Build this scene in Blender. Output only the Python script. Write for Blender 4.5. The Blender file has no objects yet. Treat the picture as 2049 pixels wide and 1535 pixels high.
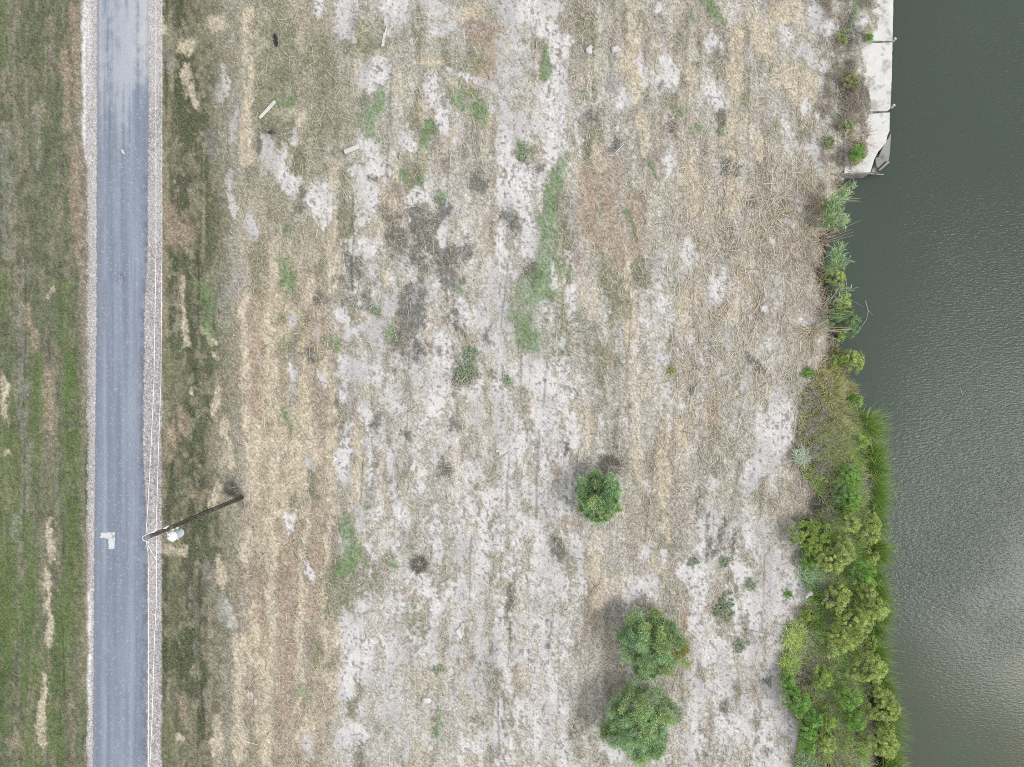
import bpy, math, random
import numpy as np
from mathutils import Vector
random.seed(7); RS = np.random.RandomState(11)
S = bpy.context.scene; COL = S.collection

# ------------------------------------------------------------------ camera, sky, sun, exposure
H = 42.5; P = 0.03; CX, CY = 1024.5, 767.5          # camera height; metres per photo pixel at the ground
cd = bpy.data.cameras.new('camera'); cam = bpy.data.objects.new('camera', cd); COL.objects.link(cam)
cam.location = (0, 0, H); cam.rotation_euler = (0, 0, 0)
cd.sensor_width = 36; cd.lens = 36*H/(2049*P); cd.clip_start = 0.5; cd.clip_end = 2000
S.camera = cam
W = bpy.data.worlds.new('World'); S.world = W; W.use_nodes = True
wt = W.node_tree; bg = wt.nodes['Background']
sky = wt.nodes.new('ShaderNodeTexSky'); sky.sky_type = 'NISHITA'; sky.sun_disc = False
SUN_EL, SUN_AZ = math.radians(50), math.radians(108)  # azimuth from +Y towards +X
sky.sun_elevation = SUN_EL; sky.sun_rotation = SUN_AZ; sky.air_density = 1.0; sky.dust_density = 1.5
hs = wt.nodes.new('ShaderNodeHueSaturation'); hs.inputs['Saturation'].default_value = 0.22
wt.links.new(sky.outputs[0], hs.inputs['Color']); wt.links.new(hs.outputs[0], bg.inputs[0])
bg.inputs[1].default_value = 0.15
sl = bpy.data.lights.new('sun', 'SUN'); so = bpy.data.objects.new('sun', sl); COL.objects.link(so)
sl.energy = 0.75; sl.angle = math.radians(17); sl.color = (1.0, 0.975, 0.94)
so.rotation_euler = (math.pi/2 - SUN_EL, 0, math.pi - SUN_AZ)
S.view_settings.view_transform = 'Standard'; S.view_settings.look = 'None'; S.view_settings.gamma = 1
S.view_settings.exposure = 1.17
S.render.engine = 'CYCLES'; S.cycles.use_denoising = False; S.cycles.pixel_filter_type = 'BLACKMAN_HARRIS'; S.cycles.filter_width = 1.0; S.cycles.max_bounces = 6; S.render.resolution_x = 1024; S.render.resolution_y = 767

MULT = 1.8                                          # picture value of a white surface, to turn seen colours into albedo
def A(r, g, b):
    c = np.array([r, g, b], float)/255
    return np.where(c < .04045, c/12.92, ((c+.055)/1.055)**2.4)/MULT
def w2(px, py, z=0.0):
    k = P*(H-z)/H
    return ((px-CX)*k, (CY-py)*k)
def w3(px, py, z=0.0): return (*w2(px, py, z), z)

# ------------------------------------------------------------------ noise
_lat = np.random.RandomState(5).rand(8, 256, 256)
def vnoise(x, y, k=0):
    L = _lat[k % 8]; xi = np.floor(x).astype(int); yi = np.floor(y).astype(int)
    fx = x-xi; fy = y-yi; fx = fx*fx*(3-2*fx); fy = fy*fy*(3-2*fy)
    a = L[yi & 255, xi & 255]; b = L[yi & 255, (xi+1) & 255]; c = L[(yi+1) & 255, xi & 255]; d = L[(yi+1) & 255, (xi+1) & 255]
    return (a*(1-fx)+b*fx)*(1-fy)+(c*(1-fx)+d*fx)*fy
def fbm(x, y, sx, sy, k=0, o=4):
    v = 0; a = .5; t = 0
    for i in range(o):
        v = v + a*vnoise(x/sx*2**i+17.3*k+31.7*i, y/sy*2**i+9.1*k+5.3*i, k+i); t += a; a *= .55
    return v/t
def sst(a, b, v):
    t = np.clip((v-a)/(b-a), 0, 1); return t*t*(3-2*t)

# ------------------------------------------------------------------ shore and terrain height
WZ = -1.0
SH = [(1765,-2500),(1765,0),(1761,225),(1755,262),(1738,300),(1720,335),(1702,346),(1688,362),(1690,400),(1672,450),(1655,480),(1652,540),(1658,600),(1680,640),
      (1672,690),(1680,740),(1700,800),(1722,850),(1735,900),(1742,960),(1735,1040),(1735,1120),(1738,1200),(1738,1300),
      (1752,1400),(1765,1460),(1765,1700),(1740,4000)]
_shy = np.array([-w2(a, b, WZ)[1] for a, b in SH]); _shx = np.array([w2(a, b, WZ)[0] for a, b in SH])
def shore_x(y): return np.interp(-np.asarray(y), _shy, _shx)
def gz(x, y):
    x = np.asarray(x, float); y = np.asarray(y, float)
    py = CY-y/P
    wall = 1-sst(338, 350, py)
    d = shore_x(y)-x
    wd = 0.25*wall+1.9*(1-wall)
    t = np.clip(d/wd, -1.2, 1)
    z = np.where(t > 0, WZ*(1-sst(0, 1, t)), WZ+t*1.4)
    z = z+np.where(d > 2, 1, 0)*(fbm(x, y, 1.6, 7, 3)-.5)*.10
    px = CX+x/P; gb = np.interp(py, [-60, 40, 80, 90, 112, 150, 170, 222, 232, 250, 265, 300, 322, 340], [1758, 1757, 1752, 1738, 1730, 1733, 1743, 1747, 1732, 1730, 1736, 1744, 1728, 1712])
    top = -.2+.33*(1-sst(-9, 9, px-gb+(fbm(x, y, .5, .5, 2, 4)-.5)*46)); w_ = wall*sst(1690, 1706, px)
    z = np.where(d > .25, z*(1-w_)+top*w_, z)
    return z
def g1(x, y): return float(gz(np.array([x]), np.array([y]))[0])

# ------------------------------------------------------------------ ground cover map: strokes read off the photograph (pixel coordinates)
# S bare pale sand, T straw, O brown dry grass, G olive grass, E bright green grass, K dark scrub, C grey bare soil
STK = """
O 13 518,600 514,830;C 11 588,690 596,800;O 12 587,1090 582,1240;G 13 522,490 526,590;O 10 640,1090 636,1230;O 12 520,1150 515,1300;C 9 700,740 706,820;O 9 585,1300 575,1440;K 12 640,600;K 12 700,500 705,540;K 14 870,500 905,560;K 12 880,420;K 12 812,600;K 10 860,700
E 10 5,20 8,120;O 8 125,100 135,250;C 8 75,220 80,330;O 9 150,20 152,200;O 9 150,300 155,520;C 9 5,440 5,510;C 6 15,250 15,430
T 14 435,48;T 11 370,88 390,95;T 13 325,45;C 12 335,100 342,118;T 11 495,20 497,180 494,330;S 7 448,150 445,195;C 12 420,260 430,300
O 22 345,440 370,475;S 8 500,440 512,460;S 6 460,360 470,430;S 5 470,240 465,290;C 10 470,200 480,260;T 8 380,140 385,200
S 8 645,10 640,30;S 13 690,20 700,65;S 19 785,0 795,38;S 13 860,8 882,10;S 7 905,45 870,57;C 24 700,50;S 17 735,158 752,150;S 9 862,160 860,200
S 11 880,215 890,262;S 8 586,275 586,290;S 17 540,308 562,340;S 13 738,282 752,325 775,345;S 15 720,340 740,400 735,430;S 10 572,368 592,372;S 20 640,395 645,412
S 10 805,283 820,292;S 7 915,288;S 13 828,396 852,384;S 8 882,378 886,450 885,495;S 12 735,488 748,500;S 12 1012,235 1016,300;S 9 1003,322
S 11 1000,368 1008,400;S 6 927,440 930,460;S 12 1000,440 1000,510;S 7 560,352 572,345;S 5 800,460;S 8 715,375
G 36 650,120 660,250;G 34 545,50 555,250;G 30 760,220 820,330;G 26 830,60 720,90;G 14 570,60 580,190;E 15 757,208 735,258;E 12 857,248 852,290;E 8 814,355;E 7 845,360;E 9 878,395;G 18 900,130 950,132
O 22 985,120 960,150;E 16 922,196 962,222;G 12 888,180 890,200;G 10 790,250 800,290;G 12 608,320 600,350;G 14 700,330 690,350;E 6 765,285;E 8 570,215
G 10 520,255 525,300;E 6 583,455;G 20 690,425 700,450;G 10 620,280;G 14 830,230 825,262;G 10 855,335 840,350;G 12 690,240 670,255;G 12 545,300
T 9 783,150 790,230 788,350;T 9 665,330 662,420 664,560;T 8 840,205 838,240;T 8 900,175 905,185;T 8 902,265 895,300;T 10 960,18 900,26;O 18 950,60 1000,75
T 9 850,125 880,128;T 7 980,232;T 10 600,240 560,232;T 9 535,20 520,100;T 8 730,40 725,130;T 10 840,300 845,340;T 8 790,400 790,440
K 5 545,264 560,270;K 26 838,462 840,500;K 20 790,450 795,490;K 12 832,420;K 12 955,350 962,372;K 8 752,360;K 7 604,380 600,412;K 7 578,282
K 12 1015,430;K 13 925,500 900,505;K 8 520,310
S 4 890,152 960,165 1008,195 1026,235;C 4 800,48 900,58 1020,48
S 18 1035,20 1090,20;S 15 1090,60 1110,80 1130,100;S 11 1105,110 1122,150;S 7 1065,130;S 11 1110,160 1128,205;S 13 1050,230 1058,285
S 20 1090,185 1108,290;S 15 1100,308;S 16 1035,352 1060,352;S 18 1050,378 1052,402;S 19 1060,430 1055,510;S 8 1030,330;S 11 1333,128 1336,152
S 13 1318,172 1350,158;S 9 1432,84 1422,100;S 13 1428,190 1442,202;S 5 1500,95 1498,110;C 13 1240,150 1228,172;S 11 1250,205;S 7 1245,258;S 7 1300,298
S 7 1346,305 1341,340;S 4 1158,248 1158,302;S 5 1210,70;C 10 1180,240;S 12 1388,500 1392,520;S 8 1280,130 1290,170;S 7 1330,20
G 13 1180,55 1192,82;E 9 1380,35;E 12 1430,22 1440,35;E 8 1415,5;G 9 1355,70 1350,95;G 9 1400,66 1405,100;E 8 1093,105 1096,150;E 9 1180,195
E 4 1105,185;E 11 1042,300 1058,302;E 14 1128,330 1106,370 1098,430 1094,515;E 12 1108,380 1100,480;G 14 1130,370 1132,500;G 12 1186,288 1180,312;E 4 1300,325 1325,350;E 7 1370,220
E 7 1445,262;G 10 1490,200 1480,220;E 7 1400,258;E 5 1260,430 1265,480;G 15 1030,130 1035,180;G 8 1150,150;G 8 1500,350
K 9 1280,35;K 10 1180,245;K 7 1240,280 1228,312;K 15 1350,248;K 11 1045,325;K 6 1080,335;K 11 1030,450;K 9 1450,235;K 6 1400,135;K 4 1325,170;K 9 1450,340 1480,345
K 9 1510,400
O 26 1180,360 1180,500;O 28 1225,350 1232,520;O 20 1270,420 1262,500;T 16 1275,20 1270,200;T 11 1470,60 1470,250 1450,285;T 15 1500,20 1530,100;T 13 1380,330 1390,420;T 13 1290,250 1290,290
T 9 1240,110 1262,180;T 11 1500,250 1520,300;T 7 1390,130 1390,200;C 8 1150,400 1155,510;T 12 1200,330 1190,300;T 10 1460,300 1470,420
S 14 1638,20 1662,42;S 12 1570,72;S 10 1680,110;S 10 1650,138 1645,165;S 12 1615,108;S 10 1620,215;S 11 1575,245;S 7 1645,245;S 11 1623,288 1635,322
S 7 1580,300;S 10 1720,48 1732,62;S 7 1595,400;S 8 1545,490;S 6 1590,440
G 10 1690,90 1700,102;E 10 1700,148 1700,172;G 8 1685,250;E 9 1685,252;G 10 1655,280;E 5 1740,75;E 10 1720,18 1710,42;K 14 1700,50 1712,90;K 16 1690,200 1715,212
K 14 1690,322;K 10 1660,240;T 20 1560,150 1620,182;T 18 1550,40 1580,20
E 8 10,540 6,620;E 9 136,570 131,780 136,1015;O 8 96,760 101,850;E 9 76,720 80,830;C 5 45,530 48,760 48,1060;T 9 10,760 12,830;C 7 60,900 62,1010;T 6 105,585
O 9 60,620 70,700;T 7 15,900;G 10 15,940 10,1010;G 14 95,960 100,1010
T 5 370,560 374,700;T 9 492,600 490,770;T 7 440,780 430,830;T 8 455,860 462,930;G 18 345,700 360,790;E 9 415,570 420,700;K 7 395,650 410,638;T 6 380,780
O 11 360,830 370,860;T 6 410,660 425,690;O 10 390,1000;K 13 452,978 468,985;K 9 475,1005;T 5 430,720;C 8 480,550 470,580;O 8 345,860 350,900;T 9 445,980 430,1010
T 10 550,500 541,640 541,690 550,800 555,900 555,1030;T 9 665,500 670,575;T 8 655,740 665,820 665,1020;T 13 612,810 640,900;T 7 718,860 713,1010;T 6 760,930
T 6 835,860 842,960;T 7 905,880 915,990;T 11 780,535 770,560;T 9 620,560 615,600;T 8 735,570 730,640;T 14 500,830 510,1000;T 12 590,900 600,980;T 7 860,640 855,700
E 11 566,520 580,560;G 13 640,540;G 12 590,590;E 9 750,620;E 8 670,690;G 14 590,680 575,700;E 11 578,830 586,850;G 10 620,955 632,995;E 6 735,1012;E 13 780,675
G 18 800,640 832,650;E 8 840,570;E 9 910,570;E 13 940,710;E 8 1015,760;E 6 910,655;G 10 700,640 690,610;G 12 560,640;G 8 830,510
K 20 722,590;K 11 690,570;K 20 840,530;K 18 890,540 900,560;K 24 830,622 802,680;K 16 835,690 842,712;K 9 905,640 928,662;K 12 975,675;K 11 640,730 628,718
K 9 680,800;K 8 905,845 900,850;K 9 812,870;K 8 750,850;K 8 890,925 892,952;K 20 925,742;K 6 840,720;K 7 780,740;K 7 700,560
S 13 685,630 690,672;S 13 705,662 742,660;S 14 690,720 692,760;S 10 685,790;S 12 718,740 742,762;S 11 790,560 790,602;S 14 835,600 850,610;S 8 760,690;S 9 590,645
S 9 580,735 592,752;S 7 645,680;S 5 645,760 645,790;S 13 695,870 690,940 690,955;S 8 735,810 735,842;S 7 735,880 738,952;S 10 785,780 792,832;S 8 835,740;S 7 785,880 786,1005
S 12 880,680 890,740 872,820;S 6 905,790 908,832;S 11 957,770 948,832;S 17 970,630 976,692;S 11 985,535 975,580;S 15 1000,690 1012,720;S 10 1000,790 1000,900;S 9 625,925
S 7 895,885;S 10 970,1000 985,990;S 8 880,1020;S 9 940,620;S 13 1010,620 1018,645;S 9 790,625 800,600;S 8 850,945;S 10 760,640
E 12 1036,600 1064,560;E 12 1094,505 1072,560 1050,610;G 24 1100,560 1140,640;E 21 1046,620 1066,688;E 13 1062,585 1085,570;G 28 1085,630 1130,690;G 20 1160,640 1200,700;G 20 1230,560 1240,620;E 9 1108,520 1135,535;E 11 1080,570 1100,585;G 18 1200,540 1230,580;G 10 1215,700 1232,722
G 18 1160,732 1200,742;G 9 1280,520 1285,560;G 8 1320,600;G 12 1345,680;E 5 1345,742;G 9 1440,880 1465,902;T 8 1120,535 1110,612;O 11 1090,622;K 12 1060,540;O 14 1190,700 1212,720
S 7 1100,532;S 11 1140,580 1150,578;S 8 1030,560;S 25 1080,740 1090,800 1080,860;S 11 1140,830 1150,882;S 6 1040,880 1040,932;S 8 1090,930 1085,960;S 6 1205,830;S 7 1300,640
S 12 1318,720 1335,722;S 5 1220,620;S 6 1210,900;S 12 1428,560 1432,580;S 6 1525,620;S 8 1500,768 1490,782;S 12 1525,830 1520,900 1508,960;S 8 1435,975;S 13 1540,880 1535,930
S 7 1250,835;S 9 1300,970;S 8 1030,1010;S 9 1075,1000;S 6 1385,900;S 8 1400,560;S 9 1450,540
T 10 1265,520 1260,700 1275,800 1275,960;T 9 1177,560 1180,630;T 11 1240,640;T 22 1380,600 1370,640;T 11 1330,850 1330,1000;T 8 1180,830 1168,905;T 8 1360,840 1370,900
K 2 1238,820 1234,905;K 7 1140,900;O 11 1425,810 1430,845;K 9 1500,720 1530,740;K 7 1390,780;T 12 1300,760 1290,790;T 14 1480,560 1460,640
S 6 1565,558;S 10 1610,640;S 8 1600,735;S 9 1645,690;S 18 1560,800 1562,850 1550,900;S 6 1590,660;S 12 1580,820 1575,880
E 7 1620,745
E 14 20,1150 20,1300;E 13 60,1050 62,1360;E 12 138,1050 142,1360;T 9 100,1140 95,1280;C 8 35,1040 40,1100;O 14 30,1490;S 6 15,1460;T 6 100,1050 110,1110;T 8 90,1360 85,1480
E 10 100,1440 130,1500;G 10 170,1200 170,1400
G 14 350,1120 352,1260;T 9 330,1095 370,1100;S 12 450,1215 455,1235;C 11 420,1150 425,1190;T 9 440,1130 445,1170;T 14 480,1280 478,1510;K 3 400,1170 398,1300 405,1420;O 9 370,1400 375,1450
G 12 455,1260;G 12 340,1430 345,1500;T 9 360,1480;C 7 415,1400;T 9 430,1440 440,1500;O 12 480,1130;T 12 500,1060 490,1110
T 10 545,1030 545,1200 537,1400;T 7 612,1030 606,1260 600,1420;T 6 657,1030 655,1245;T 15 530,1440 540,1510;T 7 680,1262 668,1300;O 15 580,1080 575,1220;O 10 550,1400;T 9 650,1280 672,1380
T 10 500,1230 510,1330;T 12 600,1470 620,1440
E 15 690,1050 702,1090 696,1150;G 20 680,1150 688,1240;G 15 730,1180 762,1180;G 12 780,1130;G 14 790,1200;E 6 785,1130;G 18 820,1240 842,1280;E 8 730,1130;G 9 640,1290 640,1335
E 9 605,1385;G 9 775,1290;G 13 705,1418;E 8 775,1475;G 9 755,1460;E 11 880,1430 880,1460;G 10 955,1440;E 7 870,1340;E 6 830,1100;G 6 880,1045;E 6 985,1120;G 13 820,1520
G 9 1000,1220;G 9 670,1330
S 9 735,1090 755,1112;S 12 790,1098;S 7 725,1220;S 16 700,1250 715,1300 700,1385;S 14 740,1300 728,1370;S 10 780,1290 790,1340 780,1370;S 7 750,1400;S 14 725,1470
S 12 780,1420 770,1430;S 10 685,1480;S 9 620,1490;S 9 630,1520;S 9 585,1045 586,1062;S 7 620,1135 626,1152;S 16 840,1170 868,1212;S 9 878,1112 880,1090;S 10 920,1070 930,1130
S 9 926,1160 915,1262;S 13 970,1040 970,1160 960,1190;S 9 970,1230 960,1300;S 11 870,1258 870,1330;S 11 800,1030;S 6 1015,1210;S 10 1000,1250 1000,1330;S 14 940,1480 952,1492
S 10 1000,1410 995,1480;S 11 950,1360;S 7 740,1150;S 7 920,1310 905,1300;S 8 890,1180
S 9 1070,1040 1080,1100 1075,1172;S 16 1100,1130 1130,1182;S 8 1150,1080 1160,1182;S 12 1120,1240 1100,1300 1110,1370 1100,1445;S 8 1146,1280;S 8 1050,1330 1045,1300;S 8 1040,1230
S 17 1270,1188 1300,1190;S 11 1290,1100;S 6 1330,1110;S 22 1380,1140 1402,1180;S 13 1440,1035 1430,1062;S 18 1480,1130 1502,1150;S 10 1500,1050 1510,1080;S 13 1390,1220 1400,1250
S 13 1470,1200 1480,1262;S 13 1510,1180 1520,1240;S 18 1500,1300 1520,1322;S 13 1460,1392 1440,1370;S 10 1392,1370 1385,1500;S 15 1490,1450;S 13 1530,1480;S 11 1210,1480 1232,1502
S 8 1160,1520;S 9 1100,1500;S 22 1540,1230 1560,1120;S 12 1570,1190 1565,1240;S 13 1545,1330 1545,1400;S 13 1570,1440;S 13 1560,1500 1555,1535;S 10 1590,1100 1585,1060;S 12 1525,1110
T 20 1200,1080 1190,1140;T 14 1240,1160 1200,1205;T 9 1330,1040 1340,1082;T 9 1310,1130;O 12 1370,1230;T 14 1060,1372 1055,1345;T 9 1230,1250 1240,1300
K 12 1112,1112;E 7 1390,1122;E 7 1455,1126;K 12 1430,1098;E 8 1505,1174;G 7 1500,1212;G 10 1485,1292;G 15 1455,1222;G 8 1140,1220;K 9 1450,1420;G 10 1440,1500;G 10 1160,1500;K 9 1150,1460
K 2 1425,1040 1420,1112;K 2 1450,1040 1445,1122;K 2 1470,1060 1465,1120;K 2 1108,1250 1105,1302;K 2 1025,1170 1020,1285;K 2 1405,980 1400,1040;G 12 1480,1390;K 4 1540,1368 1530,1372
K 12 1630,800 1620,900;G 20 1640,840 1650,900;G 16 1600,760;C 14 1610,940;C 10 1600,980;O 14 1640,1000
"""
RUTS = [[(1012,490),(1000,580),(990,665)],[(1024,490),(1010,590),(1001,655)],[(986,700),(983,850)],[(1022,860),(1012,1050)],[(1026,1150),(1018,1290),(1008,1420)],[(1080,860),(1074,1040)],
 [(1239,812),(1234,910)],[(1106,1220),(1102,1320)],[(1170,1180),(1172,1330)],[(400,1150),(398,1300),(407,1450)],[(706,390),(704,580)],[(995,1390),(999,1510)],[(945,1020),(940,1210)],
 [(864,1070),(860,1260)],[(1411,1020),(1412,1125)],[(1428,1030),(1424,1120)],[(1452,1030),(1446,1125)],[(1328,810),(1326,980)],[(1266,440),(1258,700)],[(1500,140),(1496,340)],[(1075,40),(1068,200)],
 [(655,300),(660,480)],[(728,870),(722,1010)],[(820,700),(812,900)],[(1300,990),(1290,1090)],[(1530,1110),(1526,1260)],[(1390,470),(1384,640)],[(50,500),(48,760),(50,1080)],[(395,500),(398,640)],[(126,880),(128,1400)],
 [(1190,90),(1180,320)],[(890,470),(884,620)],[(1045,700),(1036,860)],[(1095,690),(1088,850)],[(780,150),(776,380)]]
def field_maps(PX, PY):
    f = {c: np.full(PX.shape, -9.0) for c in 'STOGEKC'}
    xs = PX[0]; ys = PY[:, 0]
    for tok in STK.replace('\n', ';').split(';'):
        tk = tok.split()
        if not tk: continue
        c, r = tk[0], float(tk[1])
        pts = [tuple(map(float, q.split(','))) for q in tk[2:]]
        if len(pts) == 1: pts = pts*2
        x0 = min(p[0] for p in pts)-3*r-4; x1 = max(p[0] for p in pts)+3*r+4
        y0 = min(p[1] for p in pts)-4*r-4; y1 = max(p[1] for p in pts)+4*r+4
        i0, i1 = np.searchsorted(xs, [x0, x1]); j0, j1 = np.searchsorted(ys, [y0, y1])
        if i1 <= i0 or j1 <= j0: continue
        X = PX[j0:j1, i0:i1]; Y = PY[j0:j1, i0:i1]; best = np.full(X.shape, 1e9)
        for (ax, ay), (bx, by) in zip(pts[:-1], pts[1:]):
            dx, dy = bx-ax, by-ay; L2 = dx*dx+dy*dy
            t = np.clip(((X-ax)*dx+(Y-ay)*dy)/L2, 0, 1) if L2 > 0 else 0*X
            ex = X-ax-t*dx; ey = (Y-ay-t*dy)
            best = np.minimum(best, np.hypot(ex, ey*.75))
        v = 1-best/(2*max(r, 2.5))
        f[c][j0:j1, i0:i1] = np.maximum(f[c][j0:j1, i0:i1], v)
    return f
def lerp(a, b, m): return a+(b-a)*m[..., None]
BANKL = [(690,1690),(720,1650),(760,1625),(790,1606),(860,1596),(930,1592),(975,1625),(1010,1652),(1040,1605),(1100,1602),(1150,1612),(1190,1614),(1235,1602),
         (1262,1572),(1340,1564),(1420,1586),(1450,1602),(1500,1592),(1600,1590)]
def bank_left(py): return np.interp(py, [b[0] for b in BANKL], [b[1] for b in BANKL], left=1900)
def cover(PX, PY):
    """albedo and cover masks at photo pixel positions on the ground"""
    x = PX*P; y = PY*P
    # the edges of every patch wander: look the strokes up at warped positions
    wx = (fbm(x, y, 1.1, 2.4, 1)-.5)*34+(fbm(x, y, .3, .45, 2, 3)-.5)*16
    wy = (fbm(x, y, 1.3, 2.6, 4)-.5)*46+(fbm(x, y, .3, .45, 5, 3)-.5)*18
    f0 = field_maps(PX, PY); a_, b_ = PX[0], PY[:, 0]
    ii = np.clip(np.searchsorted(a_, PX+wx), 0, len(a_)-1); jj = np.clip(np.searchsorted(b_, PY+wy), 0, len(b_)-1)
    f = {q: f0[q][jj, ii] for q in f0}
    wob = (fbm(x, y, 2.5, 9, 6)-.5)*60
    def mask(c, amp=.8, soft=.30, k=0):
        n = (fbm(x, y, .55, 1.0, k)-.5)*amp+(fbm(x, y, .16, .2, k+2, 3)-.5)*amp*.7
        return sst(.5-soft, .5+soft, f[c]+n)
    n1 = fbm(x, y, .9, 14, 1); n2 = fbm(x, y, 1.3, 2.6, 2); n3 = fbm(x, y, .22, .32, 3, 3); n4 = fbm(x, y, .45, 5, 4)
    litter = A(204, 199, 183); straw = A(218, 207, 184); olive = A(112, 115, 92); darkol = A(100, 103, 82); gry = A(176, 172, 172)
    one = np.ones(PX.shape+(3,))
    c = one*litter
    c = lerp(c, one*straw, sst(.47, .62, n1)*.55)
    c = lerp(c, one*A(190, 175, 158), sst(.52, .66, n2)*.6)
    c = lerp(c, one*A(146, 138, 128), sst(.5, .66, n4)*.5)
    # zones
    xw = PX+wob*.6
    tan = sst(440, 505, xw)*(1-sst(640, 700, xw))
    c = lerp(c, lerp(one*A(184, 168, 146), one*A(214, 200, 168), sst(.42, .58, n1)), tan*sst(420, 620, PY)*.8)
    c = lerp(c, lerp(one*A(160, 156, 130), one*A(192, 183, 160), n4), tan*(1-sst(420, 620, PY))*.7)
    dk = sst(318, 326, PX)*(1-sst(405, 505, xw))
    dcol = lerp(one*darkol, one*A(146, 142, 118), sst(.42, .62, n4)); dcol = lerp(dcol, one*A(84, 96, 66), sst(.5, .62, n2)*.7)
    dcol = lerp(dcol, one*A(176, 164, 140), sst(.6, .72, n1)*.8)
    c = lerp(c, dcol, dk)
    lf = 1-sst(176, 184, PX)
    lcol = lerp(one*A(122, 126, 104), one*A(154, 149, 130), sst(.45, .62, n4)); lcol = lerp(lcol, one*A(98, 116, 74), sst(.44, .6, n1)*(.45+.5*sst(300, 800, PY)))
    lcol = lerp(lcol, one*A(158, 146, 128), sst(.6, .7, fbm(x, y, .35, 2.2, 5))*.8)
    c = lerp(c, lcol, lf)
    field = sst(480, 560, xw)
    mot = fbm(x, y, .42, .7, 6, 4); mot2 = fbm(x+40, y, .3, .42, 4, 4)
    c = lerp(c, one*A(166, 158, 136), np.maximum(lf*.38, dk*.8)*sst(.52, .66, mot))
    c = lerp(c, one*A(92, 88, 78), np.maximum(lf, dk)*.55*sst(.54, .68, mot2))
    c = lerp(c, one*A(116, 134, 74), lf*.5*sst(500, 1000, PY)*sst(.5, .62, fbm(x, y, .7, 3.5, 2)))
    # extra bare spots, dark scrub and grass that follow the mowing rows
    base = 1-np.maximum(lf, dk)
    xs_ = base*sst(640, 720, xw)
    sandn = sst(.60, .66, fbm(x+3, y, .8, 2.6, 7)+.5*(fbm(x, y, .18, .22, 1, 3)-.5))
    c = lerp(c, one*A(222, 217, 211), sandn*xs_*.6)
    grn = sst(.60, .68, fbm(x+9, y, .9, 2.2, 4)+.5*(n3-.5))
    c = lerp(c, one*A(136, 137, 114), grn*base*.5)
    smr = sst(.52, .66, fbm(x+60, y, .75, 1.7, 5, 5)); c = lerp(c, one*A(138, 134, 120), smr*base*.3)
    smr2 = sst(.55, .68, fbm(x+90, y+7, .5, 1.1, 2, 5)); c = lerp(c, one*A(112, 108, 100), smr2*base*.32*sst(480, 560, xw))
    m = {}
    tex = 1+.0*n3
    m['O'] = mask('O', k=1); c = lerp(c, lerp(one*A(172, 150, 128), one*A(196, 176, 156), n3), m['O']*.78)
    m['C'] = mask('C', k=2); c = lerp(c, lerp(one*A(160, 154, 150), one*A(184, 178, 174), n3), m['C']*.8*(1-.5*np.maximum(lf, dk)))
    m['T'] = mask('T', k=3, amp=.6, soft=.2); c = lerp(c, lerp(one*A(200, 187, 162), one*A(224, 211, 186), n3), m['T']*.88)
    m['G'] = mask('G', k=4); c = lerp(c, lerp(one*A(112, 117, 88), one*A(146, 148, 116), n3), m['G']*.6)
    # whole rows fade between litter and thin pale soil
    c = lerp(c, one*A(214, 209, 200), sst(.45, .7, fbm(x, y, 1.6, 4.5, 3))*.55*sst(640, 720, xw))
    zs = np.maximum(sst(1330, 1400, xw)*sst(1000, 1080, PY)*.44, sst(640, 720, xw)*(1-sst(1120, 1190, xw))*sst(380, 560, PY)*.30)
    zs = np.maximum(zs, sst(960, 1010, xw)*(1-sst(1130, 1160, xw))*(.42)*(1-sst(1015, 1040, PX)*sst(330, 380, PY)*(1-sst(700, 720, PY)))); zs = np.maximum(zs, sst(1270, 1330, xw)*sst(430, 560, PY)*(1-sst(820, 900, PY))*.28)
    f['S'] = np.maximum(f['S'], zs)
    f['S'] = f['S']+.07
    m['S'] = mask('S', k=5, amp=1.1, soft=.22)*base; scol = lerp(one*A(208, 204, 200), one*A(238, 234, 229), sst(.3, .65, n2))
    spk = sst(.64, .74, fbm(x, y, .13, .17, 6, 2)+.25*(n2-.5)); scol = lerp(scol, one*A(132, 127, 124), spk*.75)
    c = lerp(c, scol, m['S']*.92)
    m['K'] = mask('K', k=6, amp=1.4); c = lerp(c, lerp(one*A(108, 108, 98), one*A(154, 150, 142), n3), m['K']*.8)
    m['E'] = mask('E', k=7); c = lerp(c, lerp(one*A(96, 130, 78), one*A(132, 158, 108), n3)*(1-lf[..., None])+lf[..., None]*lerp(one*A(92, 112, 66), one*A(116, 128, 82), n3), m['E']*(.42+.42*sst(.3, .65, n3+.3*(n2-.5))-.1*lf))
    # dark furrow lines of the tractor rows
    fur = np.abs(((PX+(fbm(x, y, 3, 20, 2)-.5)*26) % 56)-28)/28
    c = c*(1-.16*sst(.9, .985, fur)*field*sst(.4, .6, n2))[..., None]
    # tyre ruts
    dr = np.full(PX.shape, 99.); xr = PX+(fbm(x, y, .8, 2.5, 3)-.5)*10; br = fbm(x, y, .3, 2.0, 5, 3)
    for ln in RUTS:
        ys_ = [q[1] for q in ln]; dx = np.abs(xr-np.interp(PY, ys_, [q[0] for q in ln])); dx[(PY < ys_[0]) | (PY > ys_[-1])] = 99; dr = np.minimum(dr, dx)
    c = c*(1-(.38*(1-sst(.8, 3.2, dr))*sst(.32, .55, br))[..., None])
    # gravel shoulders
    le = 176+10*(fbm(x, y, .3, .6, 1)-.5)-12*(1-sst(280, 360, PY)); re = 323+7*(fbm(x, y, .3, .5, 2)-.5)
    sh = sst(-3, 3, PX-le)*(1-sst(-2, 2, PX-re))
    g = vnoise(x/.045, y/.045, 3)
    left = lerp(one*A(206, 200, 194), one*A(250, 248, 244), sst(.25, .6, g))
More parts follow.
